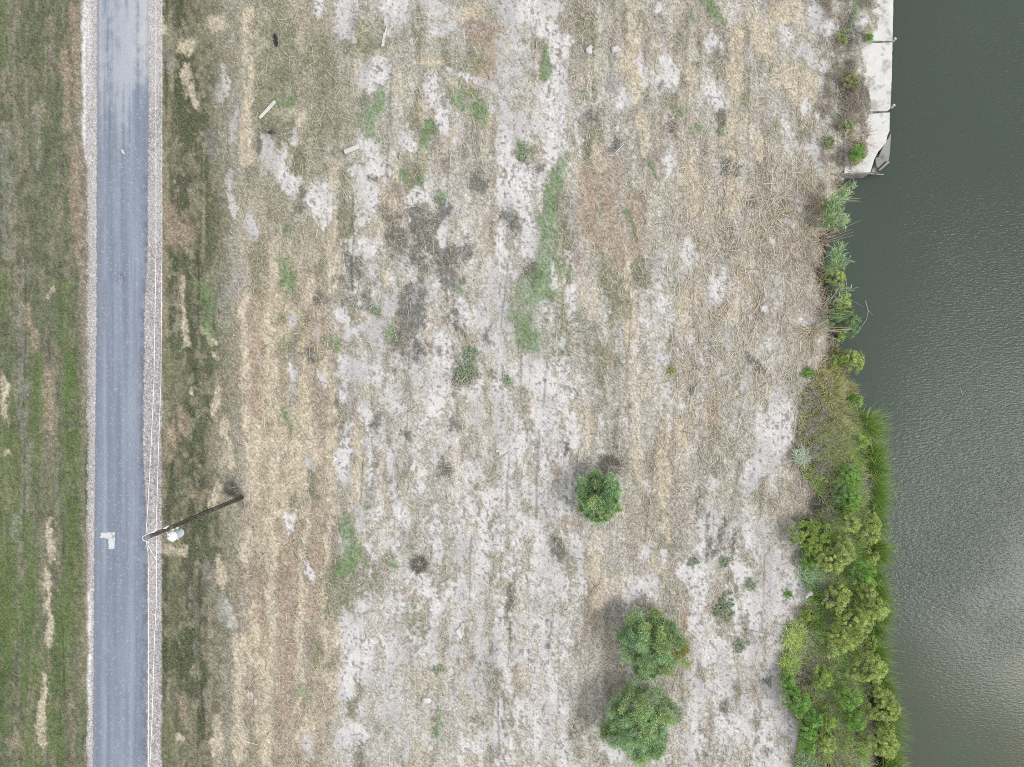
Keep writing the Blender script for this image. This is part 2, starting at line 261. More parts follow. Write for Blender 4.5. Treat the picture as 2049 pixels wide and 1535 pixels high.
    right = lerp(one*A(168, 162, 162), one*A(242, 237, 232), sst(.35, .75, g+.35*(fbm(x, y, .5, 2.5, 3)-.5)+.1*sst(900, 1200, PY)))
    top = sst(.46, .54, fbm(x, y, 1, 3, 5)+.3*(1-sst(60, 260, PY))-.03); right = lerp(right, one*A(228, 223, 219), np.maximum(top*(1-sst(300, 600, PY))*.9, (1-sst(120, 230, PY))))
    c = lerp(c, np.where((PX < 245)[..., None], left, right), sh)
    dirt = sst(-30, 0, PX-le)*(1-sst(0, 4, PX-le)); c = lerp(c, one*A(178, 165, 150), dirt*.55*sst(.35, .6, n4+.1))
    # soil under the bank thicket
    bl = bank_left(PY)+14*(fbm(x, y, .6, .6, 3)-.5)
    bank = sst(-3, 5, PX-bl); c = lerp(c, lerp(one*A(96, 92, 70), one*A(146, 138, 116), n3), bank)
    edge = sst(-1.0, -.3, x-CX*P-shore_x(CY*P-y)); c = lerp(c, one*A(74, 70, 62), edge*sst(345, 360, PY))
    # fine mottling of litter
    c = c*(1+(RS.rand(*PX.shape)-.5)[..., None]*.8*(1-.6*np.maximum(m['S'], sh))[..., None])
    c = c*(1+(n3-.5)*.35*(1-.6*m['S']))[..., None]
    m['left'] = lf; m['dk'] = dk; m['tan'] = tan; m['sh'] = sh; m['bank'] = bank; m['n1'] = n1; m['grn'] = grn*base; m['sandn'] = sandn*xs_
    return np.clip(c, .01, .9), m

# ------------------------------------------------------------------ mesh helpers
def tag(o, label=None, cat=None, group=None, kind=None):
    if label: o['label'] = label
    if cat: o['category'] = cat
    if group: o['group'] = group
    if kind: o['kind'] = kind
    return o
def mesh_np(name, v, f, mat, col=None, parent=None, smooth=False):
    v = np.asarray(v, np.float32).reshape(-1, 3); f = np.asarray(f, np.int32)
    me = bpy.data.meshes.new(name); n, k = f.shape
    me.vertices.add(len(v)); me.vertices.foreach_set('co', v.ravel())
    me.loops.add(n*k); me.loops.foreach_set('vertex_index', f.ravel())
    me.polygons.add(n); me.polygons.foreach_set('loop_start', np.arange(0, n*k, k, dtype=np.int32))
    if smooth: me.polygons.foreach_set('use_smooth', np.ones(n, bool))
    me.update(calc_edges=True); me.materials.append(mat)
    if col is not None:
        a = me.color_attributes.new('Col', 'FLOAT_COLOR', 'POINT')
        c4 = np.ones((len(v), 4), np.float32); c4[:, :3] = col; a.data.foreach_set('color', c4.ravel())
    o = bpy.data.objects.new(name, me); COL.objects.link(o)
    if parent: o.parent = parent
    return o
class MB:
    def __init__(s): s.v = []; s.f = []
    def add(s, v, f):
        b = len(s.v); s.v += [tuple(p) for p in v]; s.f += [tuple(i+b for i in q) for q in f]
    def tube(s, pts, rad, n=8, cap=True):
        pts = [Vector(p) for p in pts]; rad = [rad]*len(pts) if isinstance(rad, (int, float)) else rad
        vs = []; fs = []; ref = Vector((.3, .2, 1)).normalized()
        for i, p in enumerate(pts):
            t = (pts[min(i+1, len(pts)-1)]-pts[max(i-1, 0)]).normalized()
            a = t.cross(ref)
            if a.length < .1: a = t.cross(Vector((1, 0, 0)))
            a.normalize(); b = t.cross(a)
            for k in range(n):
                an = 2*math.pi*k/n; vs.append(p+(a*math.cos(an)+b*math.sin(an))*rad[i])
        for i in range(len(pts)-1):
            for k in range(n): fs.append((i*n+k, i*n+(k+1) % n, (i+1)*n+(k+1) % n, (i+1)*n+k))
        if cap: fs += [tuple(range(n))[::-1], tuple((len(pts)-1)*n+k for k in range(n))]
        s.add(vs, fs); return s
    def prism(s, poly, z0, z1, bev=0.0, jig=0.0):
        """extruded polygon, z1 (top) may be a list of heights; a small bevel rounds the top edge"""
        n = len(poly); zt = z1 if isinstance(z1, (list, tuple)) else [z1]*n
        c = (sum(p[0] for p in poly)/n, sum(p[1] for p in poly)/n)
        lo = [(p[0], p[1], z0) for p in poly]; mi = [(p[0], p[1], t-bev) for p, t in zip(poly, zt)]
        def inn(p):
            d = Vector((c[0]-p[0], c[1]-p[1])); d = d.normalized()*bev if d.length else d; return p[0]+d.x, p[1]+d.y
        hi = [(*inn(p), t) for p, t in zip(poly, zt)]
        rings = [lo, mi, hi] if bev > 0 else [lo, [(p[0], p[1], t) for p, t in zip(poly, zt)]]
        vs = sum(rings, []); fs = []
        for r in range(len(rings)-1):
            for k in range(n): fs.append((r*n+k, r*n+(k+1) % n, (r+1)*n+(k+1) % n, (r+1)*n+k))
        fs += [tuple(range(n))[::-1], tuple((len(rings)-1)*n+k for k in range(n))]
        s.add(vs, fs); return s
    def build(s, name, mat, parent=None, smooth=False):
        me = bpy.data.meshes.new(name); me.from_pydata(s.v, [], s.f); me.materials.append(mat)
        if smooth: me.polygons.foreach_set('use_smooth', [True]*len(me.polygons))
        me.update(); o = bpy.data.objects.new(name, me); COL.objects.link(o)
        if parent: o.parent = parent
        return o
def empty(name, loc, label, cat, group=None):
    o = bpy.data.objects.new(name, None); COL.objects.link(o); o.location = loc; o.empty_display_size = .3
    return tag(o, label, cat, group)

# ------------------------------------------------------------------ materials
def newmat(name):
    m = bpy.data.materials.new(name); m.use_nodes = True; nt = m.node_tree; b = nt.nodes['Principled BSDF']
    return m, nt, b
def N(nt, t, **kw):
    n = nt.nodes.new(t)
    for k, v in kw.items(): setattr(n, k, v)
    return n
def mixc(nt, fac, a, b, mode='MIX'):
    n = nt.nodes.new('ShaderNodeMix'); n.data_type = 'RGBA'; n.blend_type = mode
    for s, v in ((n.inputs['Factor'], fac), (n.inputs['A'], a), (n.inputs['B'], b)):
        if isinstance(v, (float, int)): s.default_value = v
        elif isinstance(v, tuple) or isinstance(v, np.ndarray): s.default_value = (*[float(q) for q in v[:3]], 1)
        else: nt.links.new(v, s)
    return n.outputs['Result']
def noise(nt, scale, detail=4, rough=.6, vec=None):
    n = nt.nodes.new('ShaderNodeTexNoise'); n.inputs['Scale'].default_value = scale; n.inputs['Detail'].default_value = detail
    n.inputs['Roughness'].default_value = rough
    if vec is not None: nt.links.new(vec, n.inputs['Vector'])
    return n.outputs[0]
def ramp(nt, src, lo, hi):
    n = nt.nodes.new('ShaderNodeMapRange'); n.interpolation_type = 'SMOOTHSTEP'
    n.inputs[1].default_value = lo; n.inputs[2].default_value = hi; nt.links.new(src, n.inputs[0]); return n.outputs[0]
def gpos(nt, sx=1, sy=1, sz=1):
    g = nt.nodes.new('ShaderNodeNewGeometry'); m = nt.nodes.new('ShaderNodeMapping'); m.inputs['Scale'].default_value = (sx, sy, sz)
    nt.links.new(g.outputs['Position'], m.inputs['Vector']); return m.outputs[0]
def bump(nt, b, h, dist, strength=1.0):
    n = nt.nodes.new('ShaderNodeBump'); n.inputs['Distance'].default_value = dist; n.inputs['Strength'].default_value = strength
    nt.links.new(h, n.inputs['Height']); nt.links.new(n.outputs[0], b.inputs['Normal'])
def attr_mat(name, amp=.35, scale=28, rough=.95, bmp=.02):
    m, nt, b = newmat(name); a = N(nt, 'ShaderNodeAttribute', attribute_name='Col')
    n1 = noise(nt, scale, 3, .7, gpos(nt)); r = nt.nodes.new('ShaderNodeMapRange'); nt.links.new(n1, r.inputs[0])
    r.inputs[1].default_value = .25; r.inputs[2].default_value = .75; r.inputs[3].default_value = 1-amp; r.inputs[4].default_value = 1+amp
    v = nt.nodes.new('ShaderNodeVectorMath'); v.operation = 'SCALE'; nt.links.new(a.outputs['Color'], v.inputs[0]); nt.links.new(r.outputs[0], v.inputs['Scale'])
    nt.links.new(v.outputs[0], b.inputs['Base Color']); b.inputs['Roughness'].default_value = rough; b.inputs['Specular IOR Level'].default_value = .15
    bump(nt, b, n1, bmp); return m
def leaf_mat(name, cols, rough=.7, attr=True):
    """colour of each blade/leaf picked at random, multiplied by the per-clump tint"""
    m, nt, b = newmat(name); g = nt.nodes.new('ShaderNodeNewGeometry'); cr = nt.nodes.new('ShaderNodeValToRGB')
    nt.links.new(g.outputs['Random Per Island'], cr.inputs[0]); e = cr.color_ramp.elements
    while len(e) < len(cols): e.new(.5)
    for i, c in enumerate(cols): e[i].position = i/(len(cols)-1); e[i].color = (*[float(q) for q in c], 1)
    out = cr.outputs[0]
    if attr:
        a = N(nt, 'ShaderNodeAttribute', attribute_name='Col'); out = mixc(nt, 1.0, out, a.outputs['Color'], 'MULTIPLY')
    nt.links.new(out, b.inputs['Base Color']); b.inputs['Roughness'].default_value = rough; b.inputs['Specular IOR Level'].default_value = .2
    return m
def plain(name, c, rough=.7, var=.2, scale=6, dirt=None, bmp=.004, metal=0.0, spec=.3):
    m, nt, b = newmat(name); n1 = noise(nt, scale, 6, .65, gpos(nt)); n2 = noise(nt, scale*9, 3, .6, gpos(nt))
    c = np.array(c); col = mixc(nt, ramp(nt, n1, .3, .7), c*(1-var), np.minimum(c*(1+var), .95))
    col = mixc(nt, ramp(nt, n2, .58, .72), col, c*(1-2*var))
    if dirt is not None: col = mixc(nt, ramp(nt, noise(nt, scale*.5, 7, .7, gpos(nt)), .5, .62), col, dirt)
    nt.links.new(col, b.inputs['Base Color']); b.inputs['Roughness'].default_value = rough; b.inputs['Metallic'].default_value = metal
    b.inputs['Specular IOR Level'].default_value = spec; bump(nt, b, n2, bmp); return m

M_ground = attr_mat('ground_soil'); M_road = attr_mat('worn_chipseal', amp=.13, scale=20, rough=.85, bmp=.006)
M_straw = leaf_mat('straw_litter', [A(184, 166, 138), A(240, 228, 198), A(208, 196, 174), A(252, 244, 222), A(138, 124, 106), A(232, 220, 196), A(248, 238, 212)], .8)
M_grass = leaf_mat('grass_blade', [A(108, 124, 84), A(156, 160, 116), A(128, 138, 102), A(190, 180, 148), A(98, 110, 82)])
M_scrub = leaf_mat('dry_scrub', [A(84, 80, 74), A(142, 136, 126), A(106, 112, 90), A(172, 164, 154), A(96, 90, 82)])
M_wood = plain('weathered_wood', A(196, 192, 184), .8, .18, 5, dirt=A(150, 142, 132))
M_board = plain('bleached_wood', A(232, 228, 218), .8, .08, 5, dirt=A(214, 208, 198))
M_pole = plain('creosoted_wood', A(78, 70, 64), .85, .35, 3, dirt=A(112, 102, 94))
M_conc = plain('pale_concrete', A(240, 237, 230), .9, .1, 2.0, dirt=A(194, 190, 178))
M_conc2 = plain('grey_concrete', A(166, 164, 160), .9, .14, 3, dirt=A(136, 134, 126))
M_rock = plain('white_limestone', A(226, 222, 216), .9, .08, 6)
M_alum = plain('aluminium_wire', np.array([.85,.80,.78]), .6, .02, 4)
M_tank = plain('painted_steel', A(226, 240, 248), .35, .03, 3, spec=.5)
M_lid = plain('white_enamel', A(250, 250, 250), .3, .02, 3, spec=.5)
M_black = plain('black_plastic', A(36, 36, 44), .4, .4, 14, bmp=.02, spec=.5)
M_paint = plain('worn_white_paint', A(236, 236, 232), .8, .1, 8, dirt=A(170, 176, 184))
M_bark = plain('bark', A(110, 98, 84), .9, .3, 8)
M_twig = leaf_mat('bare_twigs', [A(150, 140, 136), A(214, 204, 198), A(180, 168, 160)])
M_reedstem = leaf_mat('dry_cane', [A(226, 208, 176), A(202, 182, 152), A(240, 226, 198), A(166, 150, 130)])

# ------------------------------------------------------------------ ground sheet
def axis(lo, hi, step, lo_out, hi_out):
    a = list(np.arange(lo, hi+step*.5, step)); s = step
    while a[0] > lo_out: s *= 1.03 if s < 60 else 1.6; a.insert(0, a[0]-s)
    s = step
    while a[-1] < hi_out: s *= 1.03 if s < 60 else 1.6; a.append(a[-1]+s)
    return np.array(a)
gx = axis(-45, 1835, 2.5, -20000, 22000); gy = axis(-50, 1590, 2.5, -20000, 20000)
PX, PY = np.meshgrid(gx, gy)
COLS, MK = cover(PX, PY)
XW = (PX-CX)*P; YW = (CY-PY)*P
ZW = gz(XW, YW)
ZW = ZW + .04*MK['T'] + .03*MK['G'] + .05*MK['E'] - .01*MK['S'] + .02*(RS.rand(*PX.shape)-.5)*(1-MK['sh'])*(1-MK['S'])
rd = sst(178, 188, PX)*(1-sst(316, 326, PX)); ZW = ZW*(1-rd)+0*rd
ny, nx = PX.shape
idx = np.arange(nx*ny).reshape(ny, nx)
F = np.stack([idx[:-1, :-1], idx[1:, :-1], idx[1:, 1:], idx[:-1, 1:]], -1).reshape(-1, 4)
g = mesh_np('ground', np.stack([XW, YW, ZW], -1), F, M_ground, COLS.reshape(-1, 3), smooth=True); tag(g, kind='structure')
# lookup on the regular part of the grid for scattering
def samp(key, px, py):
    i = np.clip(np.searchsorted(gx, px), 0, len(gx)-1); j = np.clip(np.searchsorted(gy, py), 0, len(gy)-1)
    a = MK[key] if isinstance(key, str) else key
    return a[j, i]

# ------------------------------------------------------------------ road
ry = axis(-60, 1600, 1.5, -20000, 20000); t = np.linspace(0, 1, 76)
lyl = np.interp(ry, [0, 600, 1100, 1535], [195, 194, 189, 187]); lyr = np.interp(ry, [0, 150, 480, 640, 900, 1100, 1535], [296, 298, 296, 289, 287, 296, 294])
PYr, T = np.meshgrid(ry, t, indexing='ij')
jl = (fbm(PYr*P, 0*PYr, .12, 1, 1, 3)-.5)*4; jr = (fbm(PYr*P+50, 0*PYr, .12, 1, 2, 3)-.5)*5
PXr = (lyl[:, None]+jl)*(1-T)+(lyr[:, None]+jr)*T
x = PXr*P; y = PYr*P; one = np.ones(PXr.shape+(3,))
s1 = fbm(x, y, .22, 9, 1); s2 = fbm(x, y, .9, 2.6, 2); s3 = fbm(x, y, .35, .45, 3, 3)
rc = lerp(one*A(134, 143, 160), one*A(164, 172, 188), s1)
rc = lerp(rc, one*A(184, 193, 207), np.exp(-((PXr-211-(s2-.5)*6)/4)**2)*.55*sst(.3, .6, fbm(x, y, 1, 5, 4)))
rc = lerp(rc, one*A(178, 188, 204), np.exp(-((PXr-266-(s2-.5)*10)/6)**2)*.45*sst(.3, .6, fbm(x, y, 1, 6, 5)))
rc = lerp(rc, one*A(120, 130, 144), np.exp(-((PXr-232)/14)**2)*.35*sst(.4, .6, s2)*(1-sst(500, 900, PYr)))
dust = sst(.42, .72, s2*.3+s3*.2+s1*.5+.16*(1-sst(40, 300, PYr))-.05*sst(0, 60, np.abs(PXr-240)-10)); rc = lerp(rc, one*A(214, 216, 224), dust*(.7-.55*sst(150, 420, PYr)))
rc = lerp(rc, one*A(222, 219, 218), sst(.62, .98, T+.5*(s3-.5))*(1-sst(90, 210, PYr))*.6)
rc = lerp(rc, one*A(150, 150, 160), np.maximum(sst(.93, .99, T)*sst(180, 260, PYr), 1-sst(.01, .07, T))*.7)
rc = lerp(rc, one*A(112, 112, 122), sst(.82, .97, T)*sst(250, 400, PYr)*sst(.4, .6, s3)*.5)
rc = lerp(rc, one*A(104, 100, 106), np.exp(-(((PXr-240)/9)**2+((PYr-556)/9)**2))*sst(.4, .6, fbm(x, y, .12, .12, 6, 2))*.9)
sp = sst(.80, .86, vnoise(x/.07, y/.07, 4)); rc = lerp(rc, one*A(206, 212, 222), sp*.45)
rc = rc*np.array([.90, .91, .885])*(1+(RS.rand(*PXr.shape)-.5)*.16)[..., None]
n0, n1_ = PXr.shape; idx = np.arange(n0*n1_).reshape(n0, n1_)
F = np.stack([idx[:-1, :-1], idx[1:, :-1], idx[1:, 1:], idx[:-1, 1:]], -1).reshape(-1, 4)
camber = .03+.035*(1-(2*T-1)**2)
rv = np.stack([(PXr-CX)*P, (CY-PYr)*P, camber], -1).reshape(-1, 3)
er = mesh_np('road', rv, F, M_road, rc.reshape(-1, 3), smooth=True); tag(er, kind='structure')
# skirts so the asphalt has an edge
# painted survey mark on the road: a bar with a leg down its right end
def road_z(px):
    t_ = (px-190)/103; return .03+.035*(1-(2*t_-1)**2)
def mark():
    random.seed(3); mb = MB()
    out = [(201,1066),(206,1065.5),(212,1066),(219,1065),(225,1065.3),(230,1065),(229.6,1072),(230,1080),(229.4,1088),(229,1094),(228.6,1098.5),(223,1098),(217,1098.4),
           (217.6,1092),(217,1084),(217.4,1078),(212,1077),(206,1075.5),(203,1077.5),(199.6,1075),(202,1071)]
    P3 = []
    for k in range(len(out)):
        a, b = out[k], out[(k+1) % len(out)]
        for q in range(3): P3.append((a[0]+(b[0]-a[0])*q/3+random.uniform(-.35, .35), a[1]+(b[1]-a[1])*q/3+random.uniform(-.35, .35)))
    poly = [w2(p[0], p[1], .06) for p in P3][::-1]
    mb.prism(poly, .055, .072); return mb.build('road_marking', M_paint)
tag(mark(), 'white painted survey mark shaped like a reversed L on the asphalt', 'road marking', kind=None)

# ------------------------------------------------------------------ water
def water():
    m, nt, b = newmat('canal_water')
    p = gpos(nt); pn = noise(nt, .06, 3, .5, p)
    sep = nt.nodes.new('ShaderNodeSeparateXYZ'); g_ = nt.nodes.new('ShaderNodeNewGeometry'); nt.links.new(g_.outputs['Position'], sep.inputs[0])
    cy = nt.nodes.new('ShaderNodeMapRange'); cy.interpolation_type = 'SMOOTHSTEP'; nt.links.new(sep.outputs['Y'], cy.inputs[0]); cy.inputs[1].default_value = -11; cy.inputs[2].default_value = -21
    col = mixc(nt, cy.outputs[0], A(80, 89, 81), A(96, 98, 73)); col = mixc(nt, ramp(nt, pn, .4, .65), col, A(83, 94, 83))
    nt.links.new(col, b.inputs['Base Color']); b.inputs['Roughness'].default_value = .12; b.inputs['IOR'].default_value = 1.333; b.inputs['Specular IOR Level'].default_value = .2
    # wind ripples: crests run along x, slightly rising to the right
    mp = nt.nodes.new('ShaderNodeMapping'); mp.inputs['Rotation'].default_value = (0, 0, math.radians(-17)); mp.inputs['Scale'].default_value = (3.2, 9.5, 1); nt.links.new(g_.outputs['Position'], mp.inputs[0])
    a1 = noise(nt, 1.0, 2, .5, mp.outputs[0])
    mp2 = nt.nodes.new('ShaderNodeMapping'); mp2.inputs['Rotation'].default_value = (0, 0, math.radians(-38)); mp2.inputs['Scale'].default_value = (6.0, 14.0, 1); nt.links.new(g_.outputs['Position'], mp2.inputs[0])
    a2 = noise(nt, 1.0, 3, .55, mp2.outputs[0])
    calm = ramp(nt, noise(nt, .1, 2, .5, p), .3, .62)
    # calmer by the bank
    sx = nt.nodes.new('ShaderNodeMapRange'); nt.links.new(sep.outputs['X'], sx.inputs[0]); sx.inputs[1].default_value = 20; sx.inputs[2].default_value = 27; sx.inputs[3].default_value = .35; sx.inputs[4].default_value = 1
    s_ = nt.nodes.new('ShaderNodeMath'); s_.operation = 'MULTIPLY_ADD'; nt.links.new(a2, s_.inputs[0]); s_.inputs[1].default_value = .6; nt.links.new(a1, s_.inputs[2])
    am = nt.nodes.new('ShaderNodeMapRange'); nt.links.new(calm, am.inputs[0]); am.inputs[3].default_value = .55; am.inputs[4].default_value = 1
    q = nt.nodes.new('ShaderNodeMath'); q.operation = 'MULTIPLY'; nt.links.new(am.outputs[0], q.inputs[0]); nt.links.new(sx.outputs[0], q.inputs[1])
    bn = nt.nodes.new('ShaderNodeBump'); bn.inputs['Distance'].default_value = .027; nt.links.new(s_.outputs[0], bn.inputs['Height'])
    yy = nt.nodes.new('ShaderNodeMath'); yy.operation = 'MULTIPLY_ADD'; nt.links.new(noise(nt, .16, 3, .6, p), yy.inputs[0]); yy.inputs[1].default_value = 14; nt.links.new(sep.outputs['Y'], yy.inputs[2])
    cm = nt.nodes.new('ShaderNodeMapRange'); cm.interpolation_type = 'SMOOTHSTEP'; nt.links.new(yy.outputs[0], cm.inputs[0]); cm.inputs[1].default_value = -12; cm.inputs[2].default_value = -4; cm.inputs[3].default_value = .3; cm.inputs[4].default_value = 1
    q2 = nt.nodes.new('ShaderNodeMath'); q2.operation = 'MULTIPLY'; nt.links.new(q.outputs[0], q2.inputs[0]); nt.links.new(cm.outputs[0], q2.inputs[1]); nt.links.new(q2.outputs[0], bn.inputs['Strength'])
    nt.links.new(bn.outputs[0], b.inputs['Normal']); return m
wv = [(14, -600, WZ), (600, -600, WZ), (600, 600, WZ), (14, 600, WZ)]
tag(mesh_np('water', wv, [(0, 1, 2, 3)], water()), kind='structure')

# ------------------------------------------------------------------ scattered ground cover (uncountable)
def blades(px, py, L, Wd, az, tilt, z0=0.0, quad=False, curve=0.0, zs=None):
    """thin blades rooted on the ground at photo pixels; tilt = angle above the horizontal"""
    x = (px-CX)*P; y = (CY-py)*P; z = (gz(x, y)+.015 if zs is None else zs)+z0
    d = np.stack([np.cos(az)*np.cos(tilt), np.sin(az)*np.cos(tilt), np.sin(tilt)], -1)
    s = np.stack([-np.sin(az), np.cos(az), 0*az], -1)*Wd[:, None]*.5
    o = np.stack([x, y, z], -1); tip = o+d*L[:, None]; n = len(x)
    if quad:
        v = np.stack([o-s, o+s, tip+s*.7, tip-s*.7], 1).reshape(-1, 3); f = np.arange(4*n).reshape(n, 4)
    else:
        v = np.stack([o-s, o+s, tip], 1).reshape(-1, 3); f = np.arange(3*n).reshape(n, 3)
    return v, f
def U(n, a, b): return RS.uniform(a, b, n)
# straw litter over the mown field
n = 1250000; px = U(n, 320, 1790); py = U(n, -330, 1870)
pr = .22+.35*samp('T', px, py)-.1*samp('O', px, py)-.38*samp('S', px, py)-.15*samp('sandn', px, py)-.08*samp('E', px, py)-.1*samp('K', px, py)
pr += .22*sst(1290, 1420, px)*(1-sst(1640, 1700, px))*(1-sst(760, 1050, py)*.6)*sst(200, 420, py)-.30*samp('dk', px, py)
xw_ = (px-CX)*P; yw_ = (CY-py)*P
ok = (RS.rand(n) < pr*.62) & (xw_ < shore_x(yw_)-.4) & (samp('bank', px, py) < .5) & (samp('sh', px, py) < .3) & ~((py < 348) & (px > 1735))
px, py = px[ok], py[ok]; n = len(px)
long_ = (px > 500) & (RS.rand(n) < .06+.20*sst(1250, 1420, px)*sst(200, 450, py)*(1-sst(800, 1000, py)))
L = np.where(long_, U(n, .3, .85), U(n, .07, .26)); Wd = np.where(long_, U(n, .016, .032), U(n, .010, .022))
az = np.where(RS.rand(n) < .35, math.pi/2+RS.randn(n)*.35, U(n, 0, 2*math.pi))
v, f = blades(px, py, L, Wd, az, U(n, -.02, .25), .01, quad=True)
tint = np.repeat(U(n, .8, 1.12), 4)[:, None]*np.where(np.repeat(samp('T', px, py), 4)[:, None] > .5, np.array([1.03, 1.0, .93]), np.array([1.0, .98, .98]))
tag(mesh_np('straw_litter', v, f, M_straw, tint), 'pale straw and cut stalks strewn over the mown field', 'straw', kind='stuff')
# grass
n = 1400000; px = U(n, -300, 1760); py = U(n, -330, 1870)
lf, dk_, G_, E_ = samp('left', px, py), samp('dk', px, py), samp('G', px, py), samp('E', px, py)
pr = .5*lf+.42*dk_+.48*G_+.66*E_+.2*samp('grn', px, py)+.02-.5*samp('S', px, py)-.25*samp('T', px, py)-.2*samp('C', px, py)
xw_ = (px-CX)*P; yw_ = (CY-py)*P
ok = (RS.rand(n) < pr) & (samp('sh', px, py) < .2) & (xw_ < shore_x(yw_)-.6) & ~((py < 348) & (px > 1735)) & (samp('bank', px, py) < .5); px, py = px[ok], py[ok]; n = len(px)
E_, lf, dk_ = samp('E', px, py), samp('left', px, py), samp('dk', px, py)
v, f = blades(px, py, U(n, .06, .19), U(n, .012, .026), U(n, 0, 2*math.pi), U(n, .15, 1.0), 0)
t3 = np.ones((n, 3))*U(n, .75, 1.1)[:, None]*np.where(E_[:, None] > .5, np.array([.82, 1.08, .78]), np.array([1.0, 1.0, 1.0]))
low = (lf > .5) & (RS.rand(n) < .25*sst(700, 1000, py)+.1); t3[low] *= np.array([.85, 1.15, .6])
tag(mesh_np('grass', v, f, M_grass, np.repeat(t3, 3, 0)), 'short green and olive grass growing in the mown rows', 'grass', kind='stuff')
# dark dry scrub
n = 500000; px = U(n, 480, 1760); py = U(n, -20, 1555); K_ = samp('K', px, py)
ok = RS.rand(n) < K_*.75+.006*(1-samp('S', px, py))+.003; ok &= ((px-CX)*P < shore_x((CY-py)*P)-.6) & ~((py < 348) & (px > 1735)) & (samp('bank', px, py) < .5); px, py = px[ok], py[ok]; n = len(px)
v, f = blades(px, py, U(n, .05, .2), U(n, .012, .024), U(n, 0, 2*math.pi), U(n, .1, 1.0))
tag(mesh_np('dry_scrub', v, f, M_scrub, np.repeat(np.ones((n, 3))*U(n, .7, 1.1)[:, None], 3, 0)), 'low dark dried scrub in patches between the bare rows', 'scrub', kind='stuff')
# pebbles and gravel chips
def chips(px, py, r, z0=0.0, zs=None):
    n = len(px); x = (px-CX)*P; y = (CY-py)*P; z = (gz(x, y) if zs is None else zs)+z0
    base = np.array([[1, 0, 0], [-.5, .87, 0], [-.5, -.87, 0], [.1, .1, .8]]); a = U(n, 0, 6.28); ca, sa = np.cos(a), np.sin(a)
    e = U(n, .6, 1.3)
    V = np.zeros((n, 4, 3))
    for k in range(4):
        bx, by, bz = base[k]; V[:, k, 0] = x+(bx*ca-by*e*sa)*r; V[:, k, 1] = y+(bx*sa+by*e*ca)*r; V[:, k, 2] = z+bz*r
    o = np.arange(n)[:, None, None]*4; Fb = np.array([[0, 1, 3], [1, 2, 3], [2, 0, 3]])[None]
    return V.reshape(-1, 3), (Fb+o).reshape(-1, 3)
M_chip = leaf_mat('gravel_chip', [A(252, 250, 246), A(216, 210, 206), A(244, 240, 236), A(140, 134, 136), A(232, 228, 224)], .9, attr=False)
n = 70000; px = np.where(RS.rand(n) < .45, U(n, 172, 198), U(n, 290, 326)); py = U(n, -40, 1575)
ok = (samp('sh', px, py) > .4) & ((px < 245) | (RS.rand(n) < .75)); px, py = px[ok], py[ok]
v, f = chips(px, py, U(len(px), .014, .034), .004, zs=np.full(len(px), .012)); o1 = mesh_np('gravel', v, f, M_chip)
tag(o1, 'loose white and grey gravel chips along both road edges', 'gravel', kind='stuff')
n = 9000; px = U(n, 330, 1700); py = U(n, -20, 1550); ok = RS.rand(n) < .25+.3*samp('S', px, py); ok &= (samp('bank', px, py) < .4); px, py = px[ok], py[ok]
M_shell = leaf_mat('shell_pebble', [A(250, 248, 244), A(222, 216, 208), A(240, 236, 230)], .8, attr=False)
v, f = chips(px, py, U(len(px), .012, .04), .012); tag(mesh_np('pebbles', v, f, M_shell), 'tiny white stones and shell bits dotted over the field', 'pebbles', kind='stuff')
n = 420; px = U(n, 194, 290); py = U(n, -20, 1550); v, f = chips(px, py, RS.choice([.012, .018, .03], n, p=[.6, .3, .1]), 0, zs=road_z(px)+.002)
tag(mesh_np('road_grit', v, f, M_shell), 'scattered white grit lying on the asphalt', 'grit', kind='stuff')

# ------------------------------------------------------------------ foliage builders
def leafcloud(C, R, n_per, L, Wd, up=.25, shell=.45, tints=None, flat=1.0):
    """tufts: leaves radiating from each tuft centre. returns verts, faces, tint per vertex"""
    C = np.asarray(C); R = np.asarray(R); K = len(C); k = np.repeat(np.arange(K), n_per); n = len(k)
    d = RS.randn(n, 3); d[:, 2] = d[:, 2]*flat+up; d /= np.linalg.norm(d, axis=1)[:, None]
    rr = R[k]*(shell+(1-shell)*RS.rand(n)**.5)
    o = C[k]+d*rr[:, None]
    dd = d+RS.randn(n, 3)*.45; dd[:, 2] += up; dd /= np.linalg.norm(dd, axis=1)[:, None]
    s = np.cross(dd, RS.randn(n, 3)); s /= np.linalg.norm(s, axis=1)[:, None]
    ln = L*U(n, .6, 1.4); w = Wd*U(n, .7, 1.3)
    v = np.stack([o-s*w[:, None]*.5, o+s*w[:, None]*.5, o+dd*ln[:, None]], 1).reshape(-1, 3)
    f = np.arange(3*n).reshape(n, 3)
    t = np.ones((K, 3)) if tints is None else np.asarray(tints)
    return v, f, np.repeat(t[k]*U(n, .75, 1.15)[:, None], 3, 0)
M_tree = leaf_mat('shrub_leaves', [A(134, 174, 116), A(170, 204, 144), A(152, 190, 130), A(196, 216, 168), A(118, 154, 102)], .6)
M_weed = leaf_mat('weed_leaves', [A(190, 206, 172), A(214, 226, 194), A(202, 216, 182), A(232, 238, 214), A(166, 184, 150)], .7)
M_yel = leaf_mat('yellow_green_leaves', [A(190, 214, 110), A(220, 236, 138), A(204, 226, 128), A(244, 250, 184), A(152, 180, 88)], .6)
M_bright = leaf_mat('bright_green_leaves', [A(140, 198, 88), A(176, 220, 112), A(156, 210, 102), A(194, 228, 138), A(120, 172, 74)], .6)
M_oliveleaf = leaf_mat('olive_leaves', [A(168, 206, 96), A(200, 226, 118), A(182, 214, 108), A(222, 234, 152), A(138, 174, 78)], .6)
M_blue = leaf_mat('blue_green_cane_leaves', [A(138, 186, 112), A(170, 208, 140), A(152, 196, 124), A(204, 218, 170), A(126, 160, 90)], .55)
